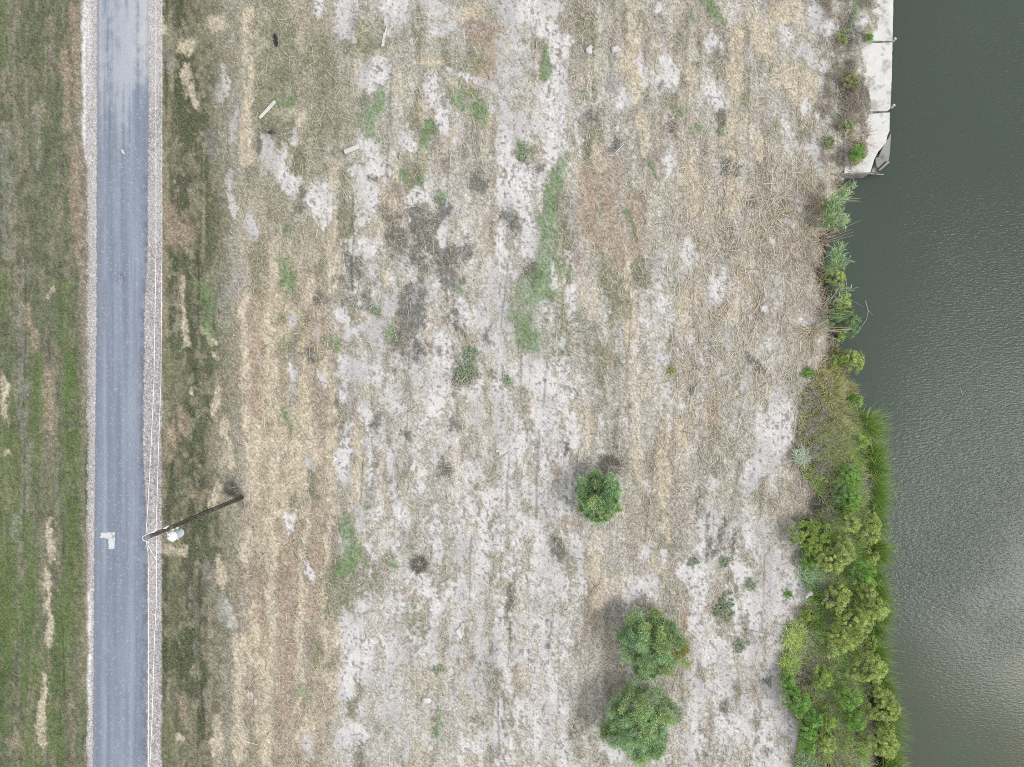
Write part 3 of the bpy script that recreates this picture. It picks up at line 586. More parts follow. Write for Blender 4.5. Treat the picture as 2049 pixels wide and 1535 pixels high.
M_reed = leaf_mat('cattail_leaves', [A(146, 198, 84), A(190, 226, 108), A(164, 210, 92), A(222, 234, 156), A(116, 166, 66)], .55)
M_under = leaf_mat('thicket_blades', [A(150, 176, 84), A(200, 210, 130), A(214, 206, 176), A(168, 200, 100), A(232, 222, 204), A(136, 150, 90)], .7)

def limbs(base, h, spread, n, r0, name, parent, mat=None):
    mb = MB()
    for i in range(n):
        a = 2*math.pi*i/n+random.uniform(-.4, .4); sp = spread*random.uniform(.5, 1); p = Vector((0, 0, .0)); pts = [tuple(p)]; rad = [r0*.6]
        for q in (.3, .6, .85, 1):
            pts.append((math.cos(a)*sp*q**1.3+random.uniform(-.05, .05)*spread, math.sin(a)*sp*q**1.3+random.uniform(-.05, .05)*spread, h*q*random.uniform(.9, 1))); rad.append(r0*.6*(1.05-q*.9))
        mb.tube(pts, rad, 5)
        for e in range(3):
            b = Vector(pts[2+e % 2]); a2 = a+random.uniform(-1.2, 1.2); e_ = b+Vector((math.cos(a2)*sp*.45, math.sin(a2)*sp*.45, h*.25))
            mb.tube([b, (b+e_)/2+Vector((0, 0, .04)), e_], [r0*.25, r0*.16, r0*.05], 4)
    return mb.build(name, mat or M_bark, parent)
def tree(px, py, rpx, h, label, lobes, warm=None):
    zc = h*.6; x, y = w2(px, py, zc); R = rpx*P*(H-zc)/H
    t = empty('bushy_tree', (x, y, g1(x, y)), label, 'tree', 'young bushy trees on the mown field')
    mb = MB(); mb.tube([(0, 0, -.15), (.02, .01, .25), (.03, -.02, h*.28), (.0, .02, h*.45)], [.11, .085, .075, .05], 8); mb.build('trunk', M_bark, t)
    limbs((0, 0, 0), h*.7, R*.75, 9, .06, 'limb', t)
    C = []; Rr = []; T = []
    for i in range(52):
        a = 2.4*i+random.uniform(-.5, .5); q = math.sqrt((i+.8)/52)*random.uniform(.9, 1.05); lim = 1
        for (la, lw, ls) in lobes: lim += ls*math.exp(-((math.atan2(math.sin(a-la), math.cos(a-la)))/lw)**2)
        rr = R*lim*q*.80; zt = h*(.45+.5*(1-q**2)*random.uniform(.7, 1.0))
        if i in (1, 5): zt *= .5
        zt *= random.choice([1, 1, .85, .72]); lr = R*random.uniform(.15, .24); k = random.uniform(1.15, 1.85); hue = random.random()
        for j in range(9):
            d = Vector((random.gauss(0, 1), random.gauss(0, 1), random.gauss(.3, .8))).normalized()*lr*random.uniform(.4, 1)
            p = (rr*math.cos(a)+d.x, rr*math.sin(a)+d.y, max(zt+d.z, .2)); C.append(p); Rr.append(lr*random.uniform(.35, .6)); kk = k*random.uniform(.85, 1.12)
            tt = (kk*(1+.15*(hue > .75)), kk, kk*(1-.12*(hue > .75)))
            if warm and math.hypot(p[0]-warm[0], p[1]-warm[1]) < warm[2]: tt = (1.4, 1.0, .55)
            T.append(tt)
    v, f, c = leafcloud(C, Rr, 150, .13, .022, .45, .15, T); mesh_np('crown', v, f, M_tree, c, t)
    return t
random.seed(21)
tree(1200, 996, 55, 2.5, 'smallest bushy green tree standing alone, uppermost of the three trees', [(1.9, .5, .08), (-1.4, .6, .12), (3.2, .5, .05)])
tree(1306, 1294, 76, 2.8, 'bushy green tree with a rusty yellow tip on its right, middle of three trees', [(2.4, .4, .12), (-.25, .3, .22), (-1.7, .5, .1), (2.9, .4, .1)], warm=(1.55, -.35, .5))
tree(1282, 1450, 86, 2.8, 'broad yellowish green bushy tree at the bottom edge, lowest of the three trees', [(1.1, .35, .12), (2.9, .4, .08), (-.9, .5, .08), (.1, .4, .1)])

def shrub(px, py, rpx, h, label, mat=None, tuft=.2, den=1.0, twig=True, group='shrubs in the thicket along the bank', name='shrub', cat='shrub', leaf=(.085, .017)):
    mat = mat or M_yel; rpx = rpx*1.28; zc = max(h-.5, .3); x0, y0 = w2(px, py, .0); zg = g1(x0, y0); x, y = w2(px, py, zg+zc); R = rpx*P*(H-zc)/H; zg = max(g1(x, y), -1.15)
    t = empty(name, (x, y, zg), label, cat, group)
    if twig:
        n = max(5, int(7*R/.5)); limbs((0, 0, 0), h*.92, R*.9, n, .03, 'stem', t, M_bark)
    K = max(14, int((60 if twig else 190)*(R/.6)**2)); C = []; Rr = []; T = []
    ph = random.uniform(0, 6.28)
    for i in range(K):
        a = random.uniform(0, 6.28); q = math.sqrt(random.random()); w_ = 1 if twig else 2; lim = 1+w_*(.16*math.sin(2*a+ph)+.12*math.sin(3*a+2*ph)+.08*math.sin(7*a+ph))
        z = h*(.5+.5*(1-q**2)*random.uniform(.6, 1)); z *= random.choice([1, 1, 1, .7])
        C.append((R*lim*q*math.cos(a), R*lim*q*math.sin(a), z)); Rr.append(random.uniform(.4, 1.0)*tuft*.5); k = random.uniform(.75, 1.15); k *= random.uniform(1.05, 1.55); T.append((k*random.uniform(.92, 1.06), k, k*random.uniform(.8, 1.15)))
    v, f, c = leafcloud(C, Rr, int(110*den), leaf[0], leaf[1], .35, .2, T); mesh_np('foliage', v, f, mat, c, t)
    return t
random.seed(5)
Y, Bt, Ol = M_yel, M_bright, M_oliveleaf
SHR = [
 (1628,1078,31,1.3,'wide olive yellow shrub at the landward edge of the bank thicket beside the pale sand',Ol),
 (1707,1048,14,2.2,'narrow yellow green shrub landward of the reeds, directly under the dark gap in the thicket',Y),
 (1741,1062,22,2.3,'yellow green shrub touching the reeds beside the first open pocket of pale twigs',Y),
 (1695,1106,19,2.0,'yellow green shrub right of the wide olive shrub at the sand edge',Y),
 (1665,1124,22,1.7,'bright yellow green shrub directly below the wide olive shrub',Y),
 (1618,1125,11,1.0,'small low green shrub on the sand edge under the wide olive shrub',Bt),
 (1724,1149,20,2.1,'rounded bright green shrub standing out among yellow ones close to the reeds',Bt),
 (1733,1180,16,2.0,'yellow green shrub directly under the rounded bright green one',Y),
 (1747,1116,12,2.1,'sparse yellow green shrub leaning over the reeds above the rounded bright green shrub',Y),
 (1680,1203,20,1.9,'yellow green shrub in the middle of the thicket level with the white debris',Y),
 (1744,1218,26,2.3,'large pale yellow green shrub overhanging the reeds where the water shows its glare',Y),
 (1715,1245,25,2.1,'large yellow green shrub inland of the pale one that overhangs the reeds',Y),
 (1613,1231,10,.7,'small low yellow green bush at the sand edge below the white debris',Ol),
 (1692,1281,26,2.0,'tall yellow green shrub with bright tips in the centre of the lower thicket',Y),
 (1745,1290,9,2.0,'tiny yellow shrub by itself against the dark gap beside the reeds',Y),
 (1665,1308,7,1.4,'very small yellow green bush among grey twigs in the lower thicket',Y),
 (1738,1338,27,2.3,'lacy yellow green shrub with open branching beside the lower reeds',Y),
 (1760,1386,12,2.2,'small yellow green shrub below the lacy one beside the reeds',Y),
 (1648,1359,17,1.6,'thin dull yellow green shrub right of the small bush above the big round one',Ol),
 (1577,1364,12,1.3,'small bright green bush above the big round one on the sand edge',Bt),
 (1596,1408,23,1.7,'big round bright green bush bulging over the white sand edge',Bt),
 (1705,1402,17,1.9,'bright green shrub in the middle of the thicket level with the big round bush',Bt),
 (1770,1421,28,2.4,'wide pale yellow shrub reaching furthest out over the water',Y),
 (1632,1440,14,1.6,'bright green shrub right below the big round bush',Bt),
 (1661,1447,12,1.7,'small dull yellow shrub between the bright green ones in the lower thicket',Ol),
 (1720,1446,13,1.9,'small bright green shrub surrounded by grey twigs in the lower thicket',Bt),
 (1620,1468,15,1.5,'mid green shrub on the landward side near the bottom corner of the thicket',Bt),
 (1657,1487,16,1.6,'pale yellow green shrub pointing downwards near the bottom of the thicket',Y),
 (1618,1495,12,1.3,'low green shrub at the landward side, lowest of the bright green bushes',Bt),
 (1766,1487,27,2.3,'wide yellow green shrub by the reeds at the bottom of the thicket',Y),
 (1781,1461,11,2.2,'small yellow green shrub at the reed edge between the two widest yellow ones',Y),
 (1706,1002,17,1.9,'bright green shrub at the upper end of the dense thicket',Bt),
 (1702,952,17,1.7,'tall mid green shrub behind the upper reeds',Bt),
 (1683,992,14,1.5,'dark green shrub left of the bright green one at the upper end of the thicket',M_tree),
 (1722,885,12,1.6,'sparse olive shrub above the reeds where the thicket begins',Ol),
 (1703,645,21,1.8,'round dense green shrub bulging over the water below the green canes',M_tree),
 (1665,636,14,1.4,'green shrub between the dry canes and the round shrub over the water',M_tree),
 (1688,605,14,1.5,'yellow green shrub directly above the round shrub over the water',Y),
 (1674,557,16,1.6,'bright yellow green shrub below the lower green cane clump',Y),
 (1680,671,10,1.2,'small olive shrub under the round shrub over the water',Ol),
 (1708,720,19,1.9,'yellow shrub with grey feathery top jutting over the water below the dark cove',Y),
 (1677,722,12,1.2,'narrow green shrub left of the yellow one jutting over the water',Ol),
 (1714,800,12,1.4,'mid green shrub at the water edge above the thicket',Bt),
 (1690,70,10,.5,'grey green bush beside the topmost concrete slab',M_under),
 (1703,162,12,.6,'olive bush between the field and the large white slab',M_under),
 (1693,255,11,.7,'olive bush left of the lowest slab joint',M_under),
 (1714,308,12,.7,'bright green bush growing over the broken end of the lowest slab',Bt),
 (1742,76,5,.4,'tiny bright green tuft at the joint of the two upper slabs',Bt),
 (1657,283,9,.5,'low green bush on the field side of the bank bushes near the broken slab',M_under),
]
for a in SHR: shrub(*a[:5], mat=a[5])
# low weeds on the pale sand
WD = [
 (1453,1219,21,.28,'broad round grey green weed patch on the white sand right of the middle tree',M_tree),
 (1391,1126,9,.2,'small dark green weed on the sand above and right of the middle tree',M_tree),
 (1456,1127,8,.2,'small weed right at the foot of the dark furrow marks on the white sand',M_tree),
 (1506,1173,10,.22,'green weed above and right of the broad round weed patch',M_tree),
 (1486,1294,12,.25,'green weed below and right of the broad round weed patch',M_tree),
 (1580,1191,8,.2,'bright green weed on white sand just left of the white debris',Bt),
 (1621,745,11,.35,'bright green leafy weed in the dead cane litter near the bank',Bt),
 (1346,742,7,.3,'pale yellow green grass tuft near the middle of the straw field',Y),
 (1050,302,13,.25,'green weed on the left flank of the white sandy track',M_tree),
 (879,395,10,.22,'oval blue green weed on a narrow pale row in the upper field',M_tree),
 (932,738,22,.2,'large grey green weed mat left of centre on the white rows',M_tree),
 (942,706,13,.2,'grey green weed joined to the upper end of the large weed mat',M_tree),
 (1016,763,9,.2,'small round weed right of the large weed mat',M_tree),
 (879,1342,8,.2,'small dark green weed above the small square concrete block',M_tree),
 (1445,262,7,.2,'tiny blue green weed between straw rows in the upper right field',M_tree),
 (752,622,11,.2,'blue green weed above the largest white sand opening left of centre',M_tree),
]
for a in WD: shrub(a[0], a[1], a[2]*.85, a[3]*.6, a[4], mat=(M_weed if a[5] is M_tree else a[5]), tuft=.11, den=.42, twig=False, group='low weeds dotted over the field', name='weed', cat='weed', leaf=(.05, .02))

# ------------------------------------------------------------------ bank undergrowth and cattails
n = 155000; py = U(n, 690, 1850); px = bank_left(py)+(RS.rand(n)**.9)*(1722-bank_left(py)+0)
x_ = (px-CX)*P; y_ = (CY-py)*P; cl = fbm(x_, y_, .35, .35, 3, 3); ok = (x_ < shore_x(y_)+.1) & (RS.rand(n) < .3+sst(.42, .62, cl)) & (px > bank_left(py)-6+RS.randn(n)*4)
px, py, cl = px[ok], py[ok], cl[ok]; x_, y_ = x_[ok], y_[ok]; n = len(px)
hgt = .3+.45*sst(8, 60, px-bank_left(py)); dirn = fbm(x_, y_, .8, .8, 6, 2)*12
v, f = blades(px, py, hgt*U(n, .6, 1.5), U(n, .018, .05), dirn+RS.randn(n)*.7, U(n, .35, 1.4))
hue = fbm(x_, y_, .7, .7, 1, 3); t3 = np.ones((n, 3))*U(n, .8, 1.75)[:, None]
gg = (sst(.42, .52, hue)*(.12+.88*sst(870, 1040, py+60*sst(1650, 1700, px))))[:, None]; t3 = t3*(np.array([1.0, .96, .98])*(1-gg)+np.array([.92, 1.22, .68])*gg)
t3 = np.where((sst(720, 900, py) < RS.rand(n))[:, None], t3*np.array([1.1, .98, .92]), t3)
tag(mesh_np('undergrowth', v, f, M_under, np.repeat(t3, 3, 0)), 'tangled tall grass and weeds filling the thicket along the bank', 'undergrowth', kind='stuff')
n = 33000; py = U(n, 690, 1850); px = bank_left(py)+RS.rand(n)*(1745-bank_left(py)); x_ = (px-CX)*P; y_ = (CY-py)*P
ok = (x_ < shore_x(y_)) & (RS.rand(n) < sst(.48, .60, fbm(x_, y_, .45, .45, 6, 3))); px, py = px[ok], py[ok]; n = len(px)
v, f = blades(px, py, U(n, .3, 1.0), U(n, .012, .028), fbm(px*P, py*P, .6, .6, 2, 2)*12+RS.randn(n)*.5, U(n, .1, .9), .3*sst(0, 40, px-bank_left(py)))
tag(mesh_np('dead_twigs', v, f, M_twig, np.repeat(np.ones((n, 3))*U(n, .7, 1.1)[:, None], 3, 0)), 'grey dead twigs tangled between the bank shrubs', 'dead twigs', kind='stuff')
# cattail fringe
def reeds(n, y0, y1, off0, off1, hmin, hmax):
    py = U(n, y0, y1); yw = (CY-py)*P; xs = shore_x(yw); xx = xs+off0+(off1-off0)*RS.rand(n)*(.25+1.5*fbm(xs*0, yw, 1, .9, 2, 3))+.3*(fbm(xs*0, yw, 1, 2.2, 4, 2)-.5)
    gap = fbm(xs*0, yw, 1, .75, 5, 3); xx = xx-.25*(gap < .42)*RS.rand(n); hh = U(n, hmin, hmax)*(.45+1.1*fbm(xs*0, yw, 1, .5, 3, 3))*(1-.45*(gap < .40)); az = U(n, 0, 6.28)*.0+RS.randn(n)*.9-.1; ti = U(n, .85, 1.45)
    o = np.stack([xx, yw, np.full(n, WZ-.15)], -1); d = np.stack([np.cos(az)*np.cos(ti), np.sin(az)*np.cos(ti), np.sin(ti)], -1)
    s = np.stack([-np.sin(az), np.cos(az), 0*az], -1)*U(n, .014, .04)[:, None]*.5
    mid = o+d*(hh*.6)[:, None]; d2 = d.copy(); d2[:, 2] -= U(n, .1, .7); d2 /= np.linalg.norm(d2, axis=1)[:, None]; tip = mid+d2*(hh*.45)[:, None]
    v = np.stack([o-s, o+s, mid+s*.8, mid-s*.8, tip+s*.1, tip-s*.1], 1).reshape(-1, 3); b = np.arange(n)[:, None]*6
    f = np.concatenate([b+np.array([[0, 1, 2, 3]]), b+np.array([[3, 2, 4, 5]])])
    return v, f, np.repeat(np.ones((n, 3))*U(n, .7, 1.15)[:, None], 6, 0)
v, f, c = reeds(12500, 835, 1870, -.22, .18, 1.0, 1.7)
keep = np.ones(len(f), bool)
tag(mesh_np('cattail_reeds', v, f, M_reed, c), 'dense strip of tall green cattails standing in the water along the thicket', 'reeds', kind='stuff')

# ------------------------------------------------------------------ cane clumps (curved stems with drooping leaves)
def cane(px, py, targets, label, leafmat, nleaf=26, dry=False, group='cane clumps on the bank'):
    x, y = w2(px, py, 0); zg = max(g1(x, y), -.9); t = empty('cane_clump', (x, y, zg), label, 'cane', group)
    SV = []; SF = []; mb = MB(); LV = []
    for (tx, ty, tz, k) in targets:
        for i in range(k):
            ex, ey = w2(tx+random.gauss(0, 7), ty+random.gauss(0, 7), tz); e = Vector((ex-x, ey-y, tz*random.uniform(.8, 1.1)-zg)); b = Vector((random.gauss(0, .12), random.gauss(0, .12), 0))
            pts = []
            for q in np.linspace(0, 1, 6): pts.append(b+Vector((e.x*q**1.25, e.y*q**1.25, e.z*(1-(1-q)**1.7))))
            mb.tube(pts, [q_*(1.15 if dry else 1) for q_ in (.014, .013, .012, .010, .008, .004)], 4)
            if not dry:
                for q in range(nleaf):
                    u = random.uniform(.25, 1.0); j = min(int(u*5), 4); p = pts[j].lerp(pts[j+1], u*5-j); ax = (pts[j+1]-pts[j]).normalized()
                    sd = ax.cross(Vector((0, 0, 1))); sd = sd.normalized()*random.choice([-1, 1]); dd = (ax*random.uniform(.6, 1.3)+sd*random.uniform(.5, 1)+Vector((0, 0, random.uniform(-.2, .4)))).normalized()
                    L = random.uniform(.22, .5); wv_ = dd.cross(Vector((0, 0, 1))).normalized()*.016; m1 = p+dd*L*.5; tp = p+dd*L+Vector((0, 0, -L*.3))
                    LV += [p, m1+wv_, tp, m1-wv_]
    mb.build('stem', M_reedstem if dry else M_reedstem, t)
    for v_ in t.children:
        me = v_.data; a = me.color_attributes.new('Col', 'FLOAT_COLOR', 'POINT'); a.data.foreach_set('color', np.ones(len(me.vertices)*4, np.float32))
    if LV:
        LV = np.array([tuple(q) for q in LV]); mesh_np('leaves', LV, np.arange(len(LV)).reshape(-1, 4), leafmat, np.repeat(np.ones((len(LV)//4, 3))*U(len(LV)//4, .75, 1.15)[:, None], 4, 0), t)
    return t
random.seed(9)
cane(1640, 428, [(1700, 376, 1.6, 7), (1690, 392, 1.6, 7), (1675, 405, 1.4, 8), (1668, 420, 1.3, 7)], 'green cane clump leaning up and right over the water below the broken slab', M_blue, 34)
cane(1636, 448, [(1692, 434, 1.5, 6), (1680, 440, 1.4, 7), (1660, 442, 1.2, 7)], 'blue green cane clump leaning right over the water, second below the broken slab', M_blue, 34)
cane(1648, 540, [(1684, 492, 1.5, 3), (1692, 518, 1.6, 7), (1682, 530, 1.5, 8), (1668, 520, 1.3, 8)], 'green cane clump with one plume pointing up, third below the broken slab', M_blue, 34)
cane(1650, 610, [(1702, 582, 1.4, 2), (1700, 592, 1.3, 2)], 'thin canes carrying one pale green leafy tip over the water', M_blue, 18)
cane(1625, 660, [(1700, 655, .9, 6), (1575, 640, .4, 8), (1560, 665, .3, 6), (1660, 640, .6, 6), (1690, 670, .7, 4), (1612, 735, .4, 2), (1642, 735, .5, 2), (1600, 690, .3, 3)], 'sprawling fan of bare straw coloured canes pressed flat on the bank', M_blue, 0, True)
cane(1642, 622, [(1688, 552, 1.2, 3), (1700, 615, 1.0, 3), (1620, 590, .4, 4), (1600, 600, .3, 3), (1650, 580, .6, 3)], 'crossing pale dry canes above the sprawling fan of flattened canes', M_blue, 0, True)
cane(1650, 408, [(1608, 368, .5, 6), (1600, 400, .4, 6), (1622, 352, .5, 5), (1700, 372, .9, 3), (1712, 404, .8, 4), (1690, 380, .8, 4), (1625, 430, .4, 5), (1618, 380, .5, 5)], 'broken pale dry canes spilling around the first green cane clump', M_blue, 0, True)
cane(1652, 478, [(1690, 472, .6, 5), (1716, 454, .5, 2), (1712, 460, .5, 2), (1620, 452, .4, 5), (1610, 480, .3, 5), (1660, 500, .4, 4), (1635, 510, .3, 4), (1690, 450, .6, 4)], 'tangle of dry canes with a bare tip reaching over the water', M_blue, 0, True)
cane(1692, 280, [(1756, 290, .6, 7), (1748, 262, .6, 5), (1752, 300, .5, 6), (1740, 310, .5, 5), (1725, 262, .6, 5)], 'fan of yellow brown dry stalks lying across the lowest concrete slab', M_blue, 0, True)
# dead canes on the field near the bank
n = 2600; px = U(n, 1540, 1690); py = U(n, 330, 760); ok = RS.rand(n) < .08+.8*sst(1570, 1660, px); ok &= ((px-CX)*P < shore_x((CY-py)*P)-.2) & ~((py < 350) & (px > 1700)); px, py = px[ok], py[ok]; n = len(px)
v, f = blades(px, py, U(n, .25, 1.0), U(n, .012, .028), U(n, 0, 6.28), U(n, -.02, .15), .03, quad=True)
tag(mesh_np('cane_litter', v, f, M_reedstem, np.repeat(np.ones((n, 3))*U(n, .8, 1.05)[:, None], 4, 0)), 'dead cane stalks littering the ground by the bank', 'cane litter', kind='stuff')

# ------------------------------------------------------------------ concrete bulkhead
SLABZ = .04
def slab(pts, z0, z1, mat, label, group='concrete slabs of the bulkhead', bev=.015, tilt=None, name='concrete_slab'):
    poly = []
    for k in range(len(pts)):
        a, b = pts[k], pts[(k+1) % len(pts)]; L = math.hypot(b[0]-a[0], b[1]-a[1]); m = max(1, int(L/5))
        for q in range(m):
            j = .35 if m > 1 else 0; poly.append((a[0]+(b[0]-a[0])*q/m+random.uniform(-j, j), a[1]+(b[1]-a[1])*q/m+random.uniform(-j, j)))
    W_ = [w2(p[0], p[1], z1) for p in poly]
    cx = sum(p[0] for p in W_)/len(W_); cy = sum(p[1] for p in W_)/len(W_)
    zt = [z1 if not tilt else z1+(p[0]-cx)*tilt[0]+(p[1]-cy)*tilt[1] for p in W_][::-1]
    W_ = W_[::-1]
    mb = MB(); mb.prism([(p[0]-cx, p[1]-cy) for p in W_], z0, zt, bev); o = mb.build(name, mat); o.location = (cx, cy, 0)
    return tag(o, label, 'slab' if name == 'concrete_slab' else name.split('_')[-1], group)
random.seed(2)
slab([(1700,-60),(1789,-60),(1787,40),(1786,82),(1700,80)], -.35, .05, M_conc, 'topmost white concrete slab of the bulkhead, cut by the top edge')
slab([(1745,86),(1786,84.5),(1785,150),(1783,190),(1781.5,217),(1777,221.5),(1700,224),(1700,86)], -.35, .055, M_conc, 'largest white concrete slab, between the two joints with pipe stubs')
slab([(1738,228),(1760,226),(1781,225),(1780,262),(1776,270),(1773,285),(1758,303),(1750,318),(1746,332),(1742,344),(1713,345.5),(1690,345.5),(1690,229)], -.35, .06, M_conc, 'lowest white slab with a broken slanting right edge')
slab([(1782,267),(1781.5,300),(1780,318),(1762,341),(1759,344.5),(1743,344.5),(1752,326),(1760,308),(1768,292)], -.75, -.28, M_conc2, 'sunken grey triangular slab fragment fallen towards the water', tilt=(-.1, .08))
slab([(1753,315),(1763,314),(1774.5,313),(1772,321),(1765,328),(1757,336),(1754,330)], -.2, -.05, M_conc2, 'small triangular fragment lying on the sunken grey slab', bev=.01, tilt=(.1, 0))
slab([(1758,339.5),(1778,321),(1781,325),(1763,340),(1760,343)], -.32, -.12, M_conc2, 'narrow grey strip of concrete at the broken corner by the water', bev=.01)
# sheet wall carrying the slabs
mb = MB(); xw = w2(1789, 0, 0)[0]
pts = [w2(1787.5, -1500, 0), w2(1787.5, 60, 0), w2(1780.5, 224, 0), w2(1777, 262, 0)]
for a, b in zip(pts[:-1], pts[1:]): mb.prism([(a[0]-.35, a[1]), (b[0]-.35, b[1]), (b[0]-.03, b[1]), (a[0]-.03, a[1])], -3.2, -.352)
a, b = w2(1662, 346, 0), w2(1742, 345, 0); mb.prism([(a[0], a[1]-.05), (b[0], b[1]-.05), (b[0], b[1]+.02), (a[0], a[1]+.02)], -1.8, -.06)
tag(mb.build('retaining_wall', M_conc2), 'grey retaining wall under the white slabs, its thin end edge showing below the lowest slab', 'retaining wall')
mb = MB(); mb.tube([w3(1700, 346.5, .0), w3(1735, 347.5, -.25), w3(1768, 349, -.9)], [.03, .03, .025], 6); tag(mb.build('timber_rail', M_wood), 'thin grey rail running from the end of the lowest slab into the water', 'rail')
def stub(px, py, L, label):
    mb = MB(); a = Vector(w3(px-3.5, py+3.5, -.25)); b = Vector(w3(px+L, py-L, -.06)); mb.tube([a, a.lerp(b, .3), b], [.06, .07, .07], 10); mb.tube([b, b+(b-a).normalized()*.03], [.085, .08], 10)
    tag(mb.build('pipe_stub', M_rock), label, 'pipe stub', 'pipe stubs at the slab joints')
stub(1789.5, 79.5, 2, 'white pipe stub jutting over the water at the upper slab joint'); stub(1787, 212.5, 2, 'white pipe stub jutting over the water at the lower slab joint')

# ------------------------------------------------------------------ boards, blocks and debris on the field
def board(p0, p1, wid, th, label, z=.07, taper=1.0, mat=None, name='board', cat='board', group='weathered boards on the field'):
    a = Vector((*w2(*p0, z), 0)); b = Vector((*w2(*p1, z), 0)); d = (b-a); L = d.length; d.normalize(); s = Vector((-d.y, d.x, 0)); m = 14; left = []; right = []
    for i in range(m+1):
        q = i/m; w_ = wid*.5*(1+(taper-1)*q)*(1+random.uniform(-.08, .08)); c = a+d*L*q; left.append(c+s*w_); right.append(c-s*w_)
    cx, cy = (a.x+b.x)/2, (a.y+b.y)/2; poly = [(p.x-cx, p.y-cy) for p in right]+[(p.x-cx, p.y-cy) for p in left[::-1]]
    zg = g1(cx, cy); mb = MB(); mb.prism(poly, 0, th, min(.012, th*.3)); o = mb.build(name, mat or M_board); o.location = (cx, cy, zg+z); return tag(o, label, cat, group)
random.seed(4)
board((765.5, 93), (770, 66), .17, .035, 'long narrow white board with a thin splintered upper end near the top of the field', taper=.9)
o = board((770.5, 68), (774.5, 49), .10, .03, None, taper=.45); o.name = 'splinter'
long_ = [q for q in bpy.data.objects if q.name.startswith('board')][0]; o.parent = long_; o.location = o.location-long_.location
for k in ('label', 'category', 'group'):
    if k in o: del o[k]
board((519.5, 237), (551, 203), .17, .05, 'long pale grey board lying slantwise in the upper left of the field', taper=1.15)
board((689.5, 305.5), (718, 294), .24, .13, 'short thick timber beam raised above the sand patch', z=.05)
board((754.5, 131), (766.5, 142.5), .11, .07, 'short grey post with a dark split lying above a small sand patch', mat=M_conc2)
def rock(px, py, poly, th, label, mat=M_rock, name='rock', cat='rock', group='pale stones on the field', z=0.0, tilt=0.0):
    cx, cy = w2(px, py, th); W_ = [((a*P), (-b*P)) for a, b in poly][::-1]; n = len(W_); mb = MB()
    rings = [(1.0, 0), (1.03, .45), (.88, .85), (.5, 1.0)]; vs = []; fs = []
    for k, (s_, hz) in enumerate(rings):
        for p in W_: vs.append((p[0]*s_*(1+random.uniform(-.05, .05)), p[1]*s_*(1+random.uniform(-.05, .05)), th*hz*(1+random.uniform(-.12, .12))+p[0]*tilt*hz-(.03 if k == 0 else 0)))
    for r_ in range(3):
        for k in range(n): fs.append((r_*n+k, r_*n+(k+1) % n, (r_+1)*n+(k+1) % n, (r_+1)*n+k))
    fs.append(tuple(3*n+k for k in range(n))); mb.add(vs, fs); o = mb.build(name, mat); o.location = (cx, cy, g1(cx, cy)+z); return tag(o, label, cat, group)
rock(1180, 97.5, [(-7,-1),(-6,-4),(0,-8.5),(4,-9),(7,-5),(5,-2),(5,6),(2,9),(-4,8),(-7,4)], .22, 'bright white angular boulder, left one of the pair near the top of the field')
rock(1234, 97, [(-10,1),(-9,-4),(-3,-7),(3,-6),(8,-2),(10,3),(4,4),(-3,5),(-8,6)], .2, 'half buried white boulder, right one of the pair near the top of the field')
rock(1205, 101, [(-2.5,1.5),(-1,-1),(2,-2.5),(2.5,-1),(0,2)], .06, 'tiny white stone between the two white boulders')
rock(1648.5, 71.5, [(-2.5,0),(-1,-2.5),(2,-2),(2.5,1),(0,2.5)], .09, 'small white stone in bare soil left of the topmost slab')
rock(1658.5, 329, [(-2.5,0),(-1,-2.8),(2,-2),(2.5,1),(0,2.8)], .1, 'white stone below the bank bushes, left and larger of two')
rock(1665, 330.5, [(-1.8,0),(-1,-1.8),(1.5,-1.5),(1.8,1),(0,1.8)], .07, 'white stone below the bank bushes, right and smaller of two')
rock(783, 1377.5, [(-2.5,-2),(2.2,-2.5),(2.5,2),(-2,2.5)], .08, 'small white cube shaped stone in the lower left of the field')
rock(774.5, 1186, [(-1.6,0),(0,-1.6),(1.6,0),(0,1.6)], .05, 'small round white stone on the green patch left of the dry bush')
rock(998.5, 903, [(-7,-3),(-3,-3),(5,-1),(8,1),(7,6),(2,8.5),(0,7),(4,3),(-6,2)], .09, 'broken white concrete chunk with a hooked end at the middle of the field', name='concrete_chunk', cat='concrete chunk', group='concrete pieces on the field')
rock(921, 1264, [(3,-17),(8,-16),(7,0),(6,6),(2,14),(-2,13),(-8,3),(-9,0),(-2,-9)], .06, 'long flat pale concrete fragment on the sand row, largest loose piece', mat=M_conc, name='concrete_chunk', cat='concrete chunk', group='concrete pieces on the field')
rock(852.5, 1402, [(-8,-5),(8,-5),(9,1),(7,6),(-7,7),(-8,2)], .12, 'small square concrete block near the bottom of the field', mat=M_conc, name='concrete_chunk', cat='concrete chunk', group='concrete pieces on the field')
rock(1614, 1187, [(-7,3),(0,-4),(4,-8),(9,-3),(7,2),(0,2),(-6,10)], .14, 'white plastic scrap against the thicket edge, upper piece', name='plastic_scrap', cat='scrap', group='white scraps at the thicket edge', z=.4)
rock(1607, 1197, [(-1.5,-4),(1.5,-3),(2,4),(-1,4)], .07, 'short white scrap right below the larger plastic scrap', name='plastic_scrap', cat='scrap', group='white scraps at the thicket edge')
rock(1596.5, 1222, [(-1.2,-6),(.8,-6),(2.2,5),(.2,7)], .06, 'thin white strip standing at the thicket edge, lowest piece', name='plastic_scrap', cat='scrap', group='white scraps at the thicket edge')
